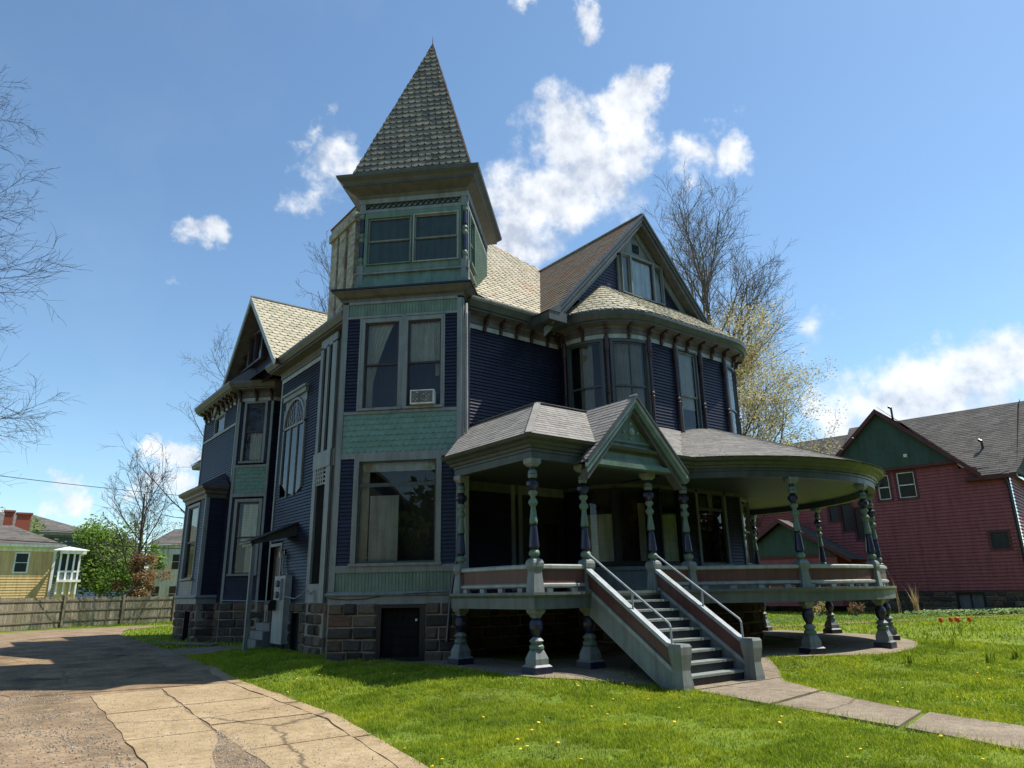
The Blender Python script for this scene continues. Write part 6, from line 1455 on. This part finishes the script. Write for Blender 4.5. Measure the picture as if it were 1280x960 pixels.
wsub = nt.nodes.new('ShaderNodeVectorMath'); wsub.operation = 'SUBTRACT'; nt.links.new(wn.outputs['Color'], wsub.inputs[0]); wsub.inputs[1].default_value = (.5, .5, .5)
wsc = nt.nodes.new('ShaderNodeVectorMath'); wsc.operation = 'SCALE'; nt.links.new(wsub.outputs[0], wsc.inputs[0]); wsc.inputs['Scale'].default_value = .17
wad = nt.nodes.new('ShaderNodeVectorMath'); nt.links.new(vn.outputs[0], wad.inputs[0]); nt.links.new(wsc.outputs[0], wad.inputs[1])
def math_(op_, a, b=None, c=None, clamp=False):
    n = nt.nodes.new('ShaderNodeMath'); n.operation = op_; n.use_clamp = clamp
    for i, v in enumerate((a, b, c)):
        if v is None: continue
        if isinstance(v, (int, float)): n.inputs[i].default_value = v
        else: nt.links.new(v, n.inputs[i])
    return n.outputs[0]
acc = None
for x, y, r, k in blobs:
    d = pixdir(x, y); rr = r / 880 * 1.5 * (math.cos(math.atan(math.hypot(x - 640, y - 480) / 880)))
    dd = nt.nodes.new('ShaderNodeVectorMath'); dd.operation = 'DISTANCE'; nt.links.new(wad.outputs[0], dd.inputs[0]); dd.inputs[1].default_value = d
    q = math_('MULTIPLY_ADD', dd.outputs['Value'], -1.35 * k / rr, 1.35 * k, clamp=True)
    acc = q if acc is None else math_('MAXIMUM', acc, q)
# horizon band of faint haze cloud elsewhere
fb = N(nt, 'ShaderNodeTexNoise', Scale=22., Detail=10., Roughness=.6); nt.links.new(vn.outputs[0], fb.inputs['Vector'])
fb2 = N(nt, 'ShaderNodeTexNoise', Scale=3.2, Detail=8., Roughness=.6); nt.links.new(vn.outputs[0], fb2.inputs['Vector'])
mask = math_('ADD', acc, math_('MULTIPLY_ADD', fb.outputs[0], .9, -.56)); mask = math_('MULTIPLY', mask, math_('GREATER_THAN', acc, 0.0001))
mr = nt.nodes.new('ShaderNodeMapRange'); mr.interpolation_type = 'SMOOTHSTEP'; nt.links.new(mask, mr.inputs[0]); mr.inputs[1].default_value = .12; mr.inputs[2].default_value = .75; mr.inputs[3].default_value = 0; mr.inputs[4].default_value = .88
# cloud body: bright tops, greyer cores
so2 = nt.nodes.new('ShaderNodeVectorMath'); nt.links.new(vn.outputs[0], so2.inputs[0]); so2.inputs[1].default_value = tuple(sd_ * .022)
fc = N(nt, 'ShaderNodeTexNoise', Scale=11., Detail=9., Roughness=.58); nt.links.new(vn.outputs[0], fc.inputs['Vector'])
fd_ = N(nt, 'ShaderNodeTexNoise', Scale=11., Detail=9., Roughness=.58); nt.links.new(so2.outputs[0], fd_.inputs['Vector'])
shd = math_('MULTIPLY_ADD', math_('SUBTRACT', fc.outputs[0], fd_.outputs[0]), 3.2, .62, clamp=True)
cr = ramp(nt, [(.15, (3.4, 3.7, 4.3)), (.5, (5.0, 5.2, 5.5)), (.85, (6.2, 6.25, 6.3))], shd)
wisp = nt.nodes.new('ShaderNodeMapRange'); nt.links.new(fb2.outputs[0], wisp.inputs[0]); wisp.inputs[1].default_value = .5; wisp.inputs[2].default_value = .85; wisp.inputs[3].default_value = 0.; wisp.inputs[4].default_value = .08
tot = math_('MAXIMUM', mr.outputs[0], wisp.outputs[0])
mxw = nt.nodes.new('ShaderNodeMix'); mxw.data_type = 'RGBA'; nt.links.new(tot, mxw.inputs[0]); stn = nt.nodes.new('ShaderNodeMix'); stn.data_type = 'RGBA'; stn.blend_type = 'MULTIPLY'; stn.inputs[0].default_value = 1.; nt.links.new(sky.outputs[0], stn.inputs[6]); stn.inputs[7].default_value = (.86, 1.0, 1.02, 1); nt.links.new(stn.outputs[2], mxw.inputs[6]); nt.links.new(cr.outputs[0], mxw.inputs[7])
nt.links.new(mxw.outputs[2], bg.inputs[0])
SC.view_settings.view_transform = 'Standard'; SC.view_settings.look = 'None'; SC.view_settings.exposure = 0.85; SC.view_settings.gamma = 1.0
SC.cycles.use_denoising = True; SC.cycles.max_bounces = 8; SC.cycles.transparent_max_bounces = 16; SC.cycles.caustics_reflective = False; SC.cycles.caustics_refractive = False
SC.cycles.sample_clamp_indirect = 4.
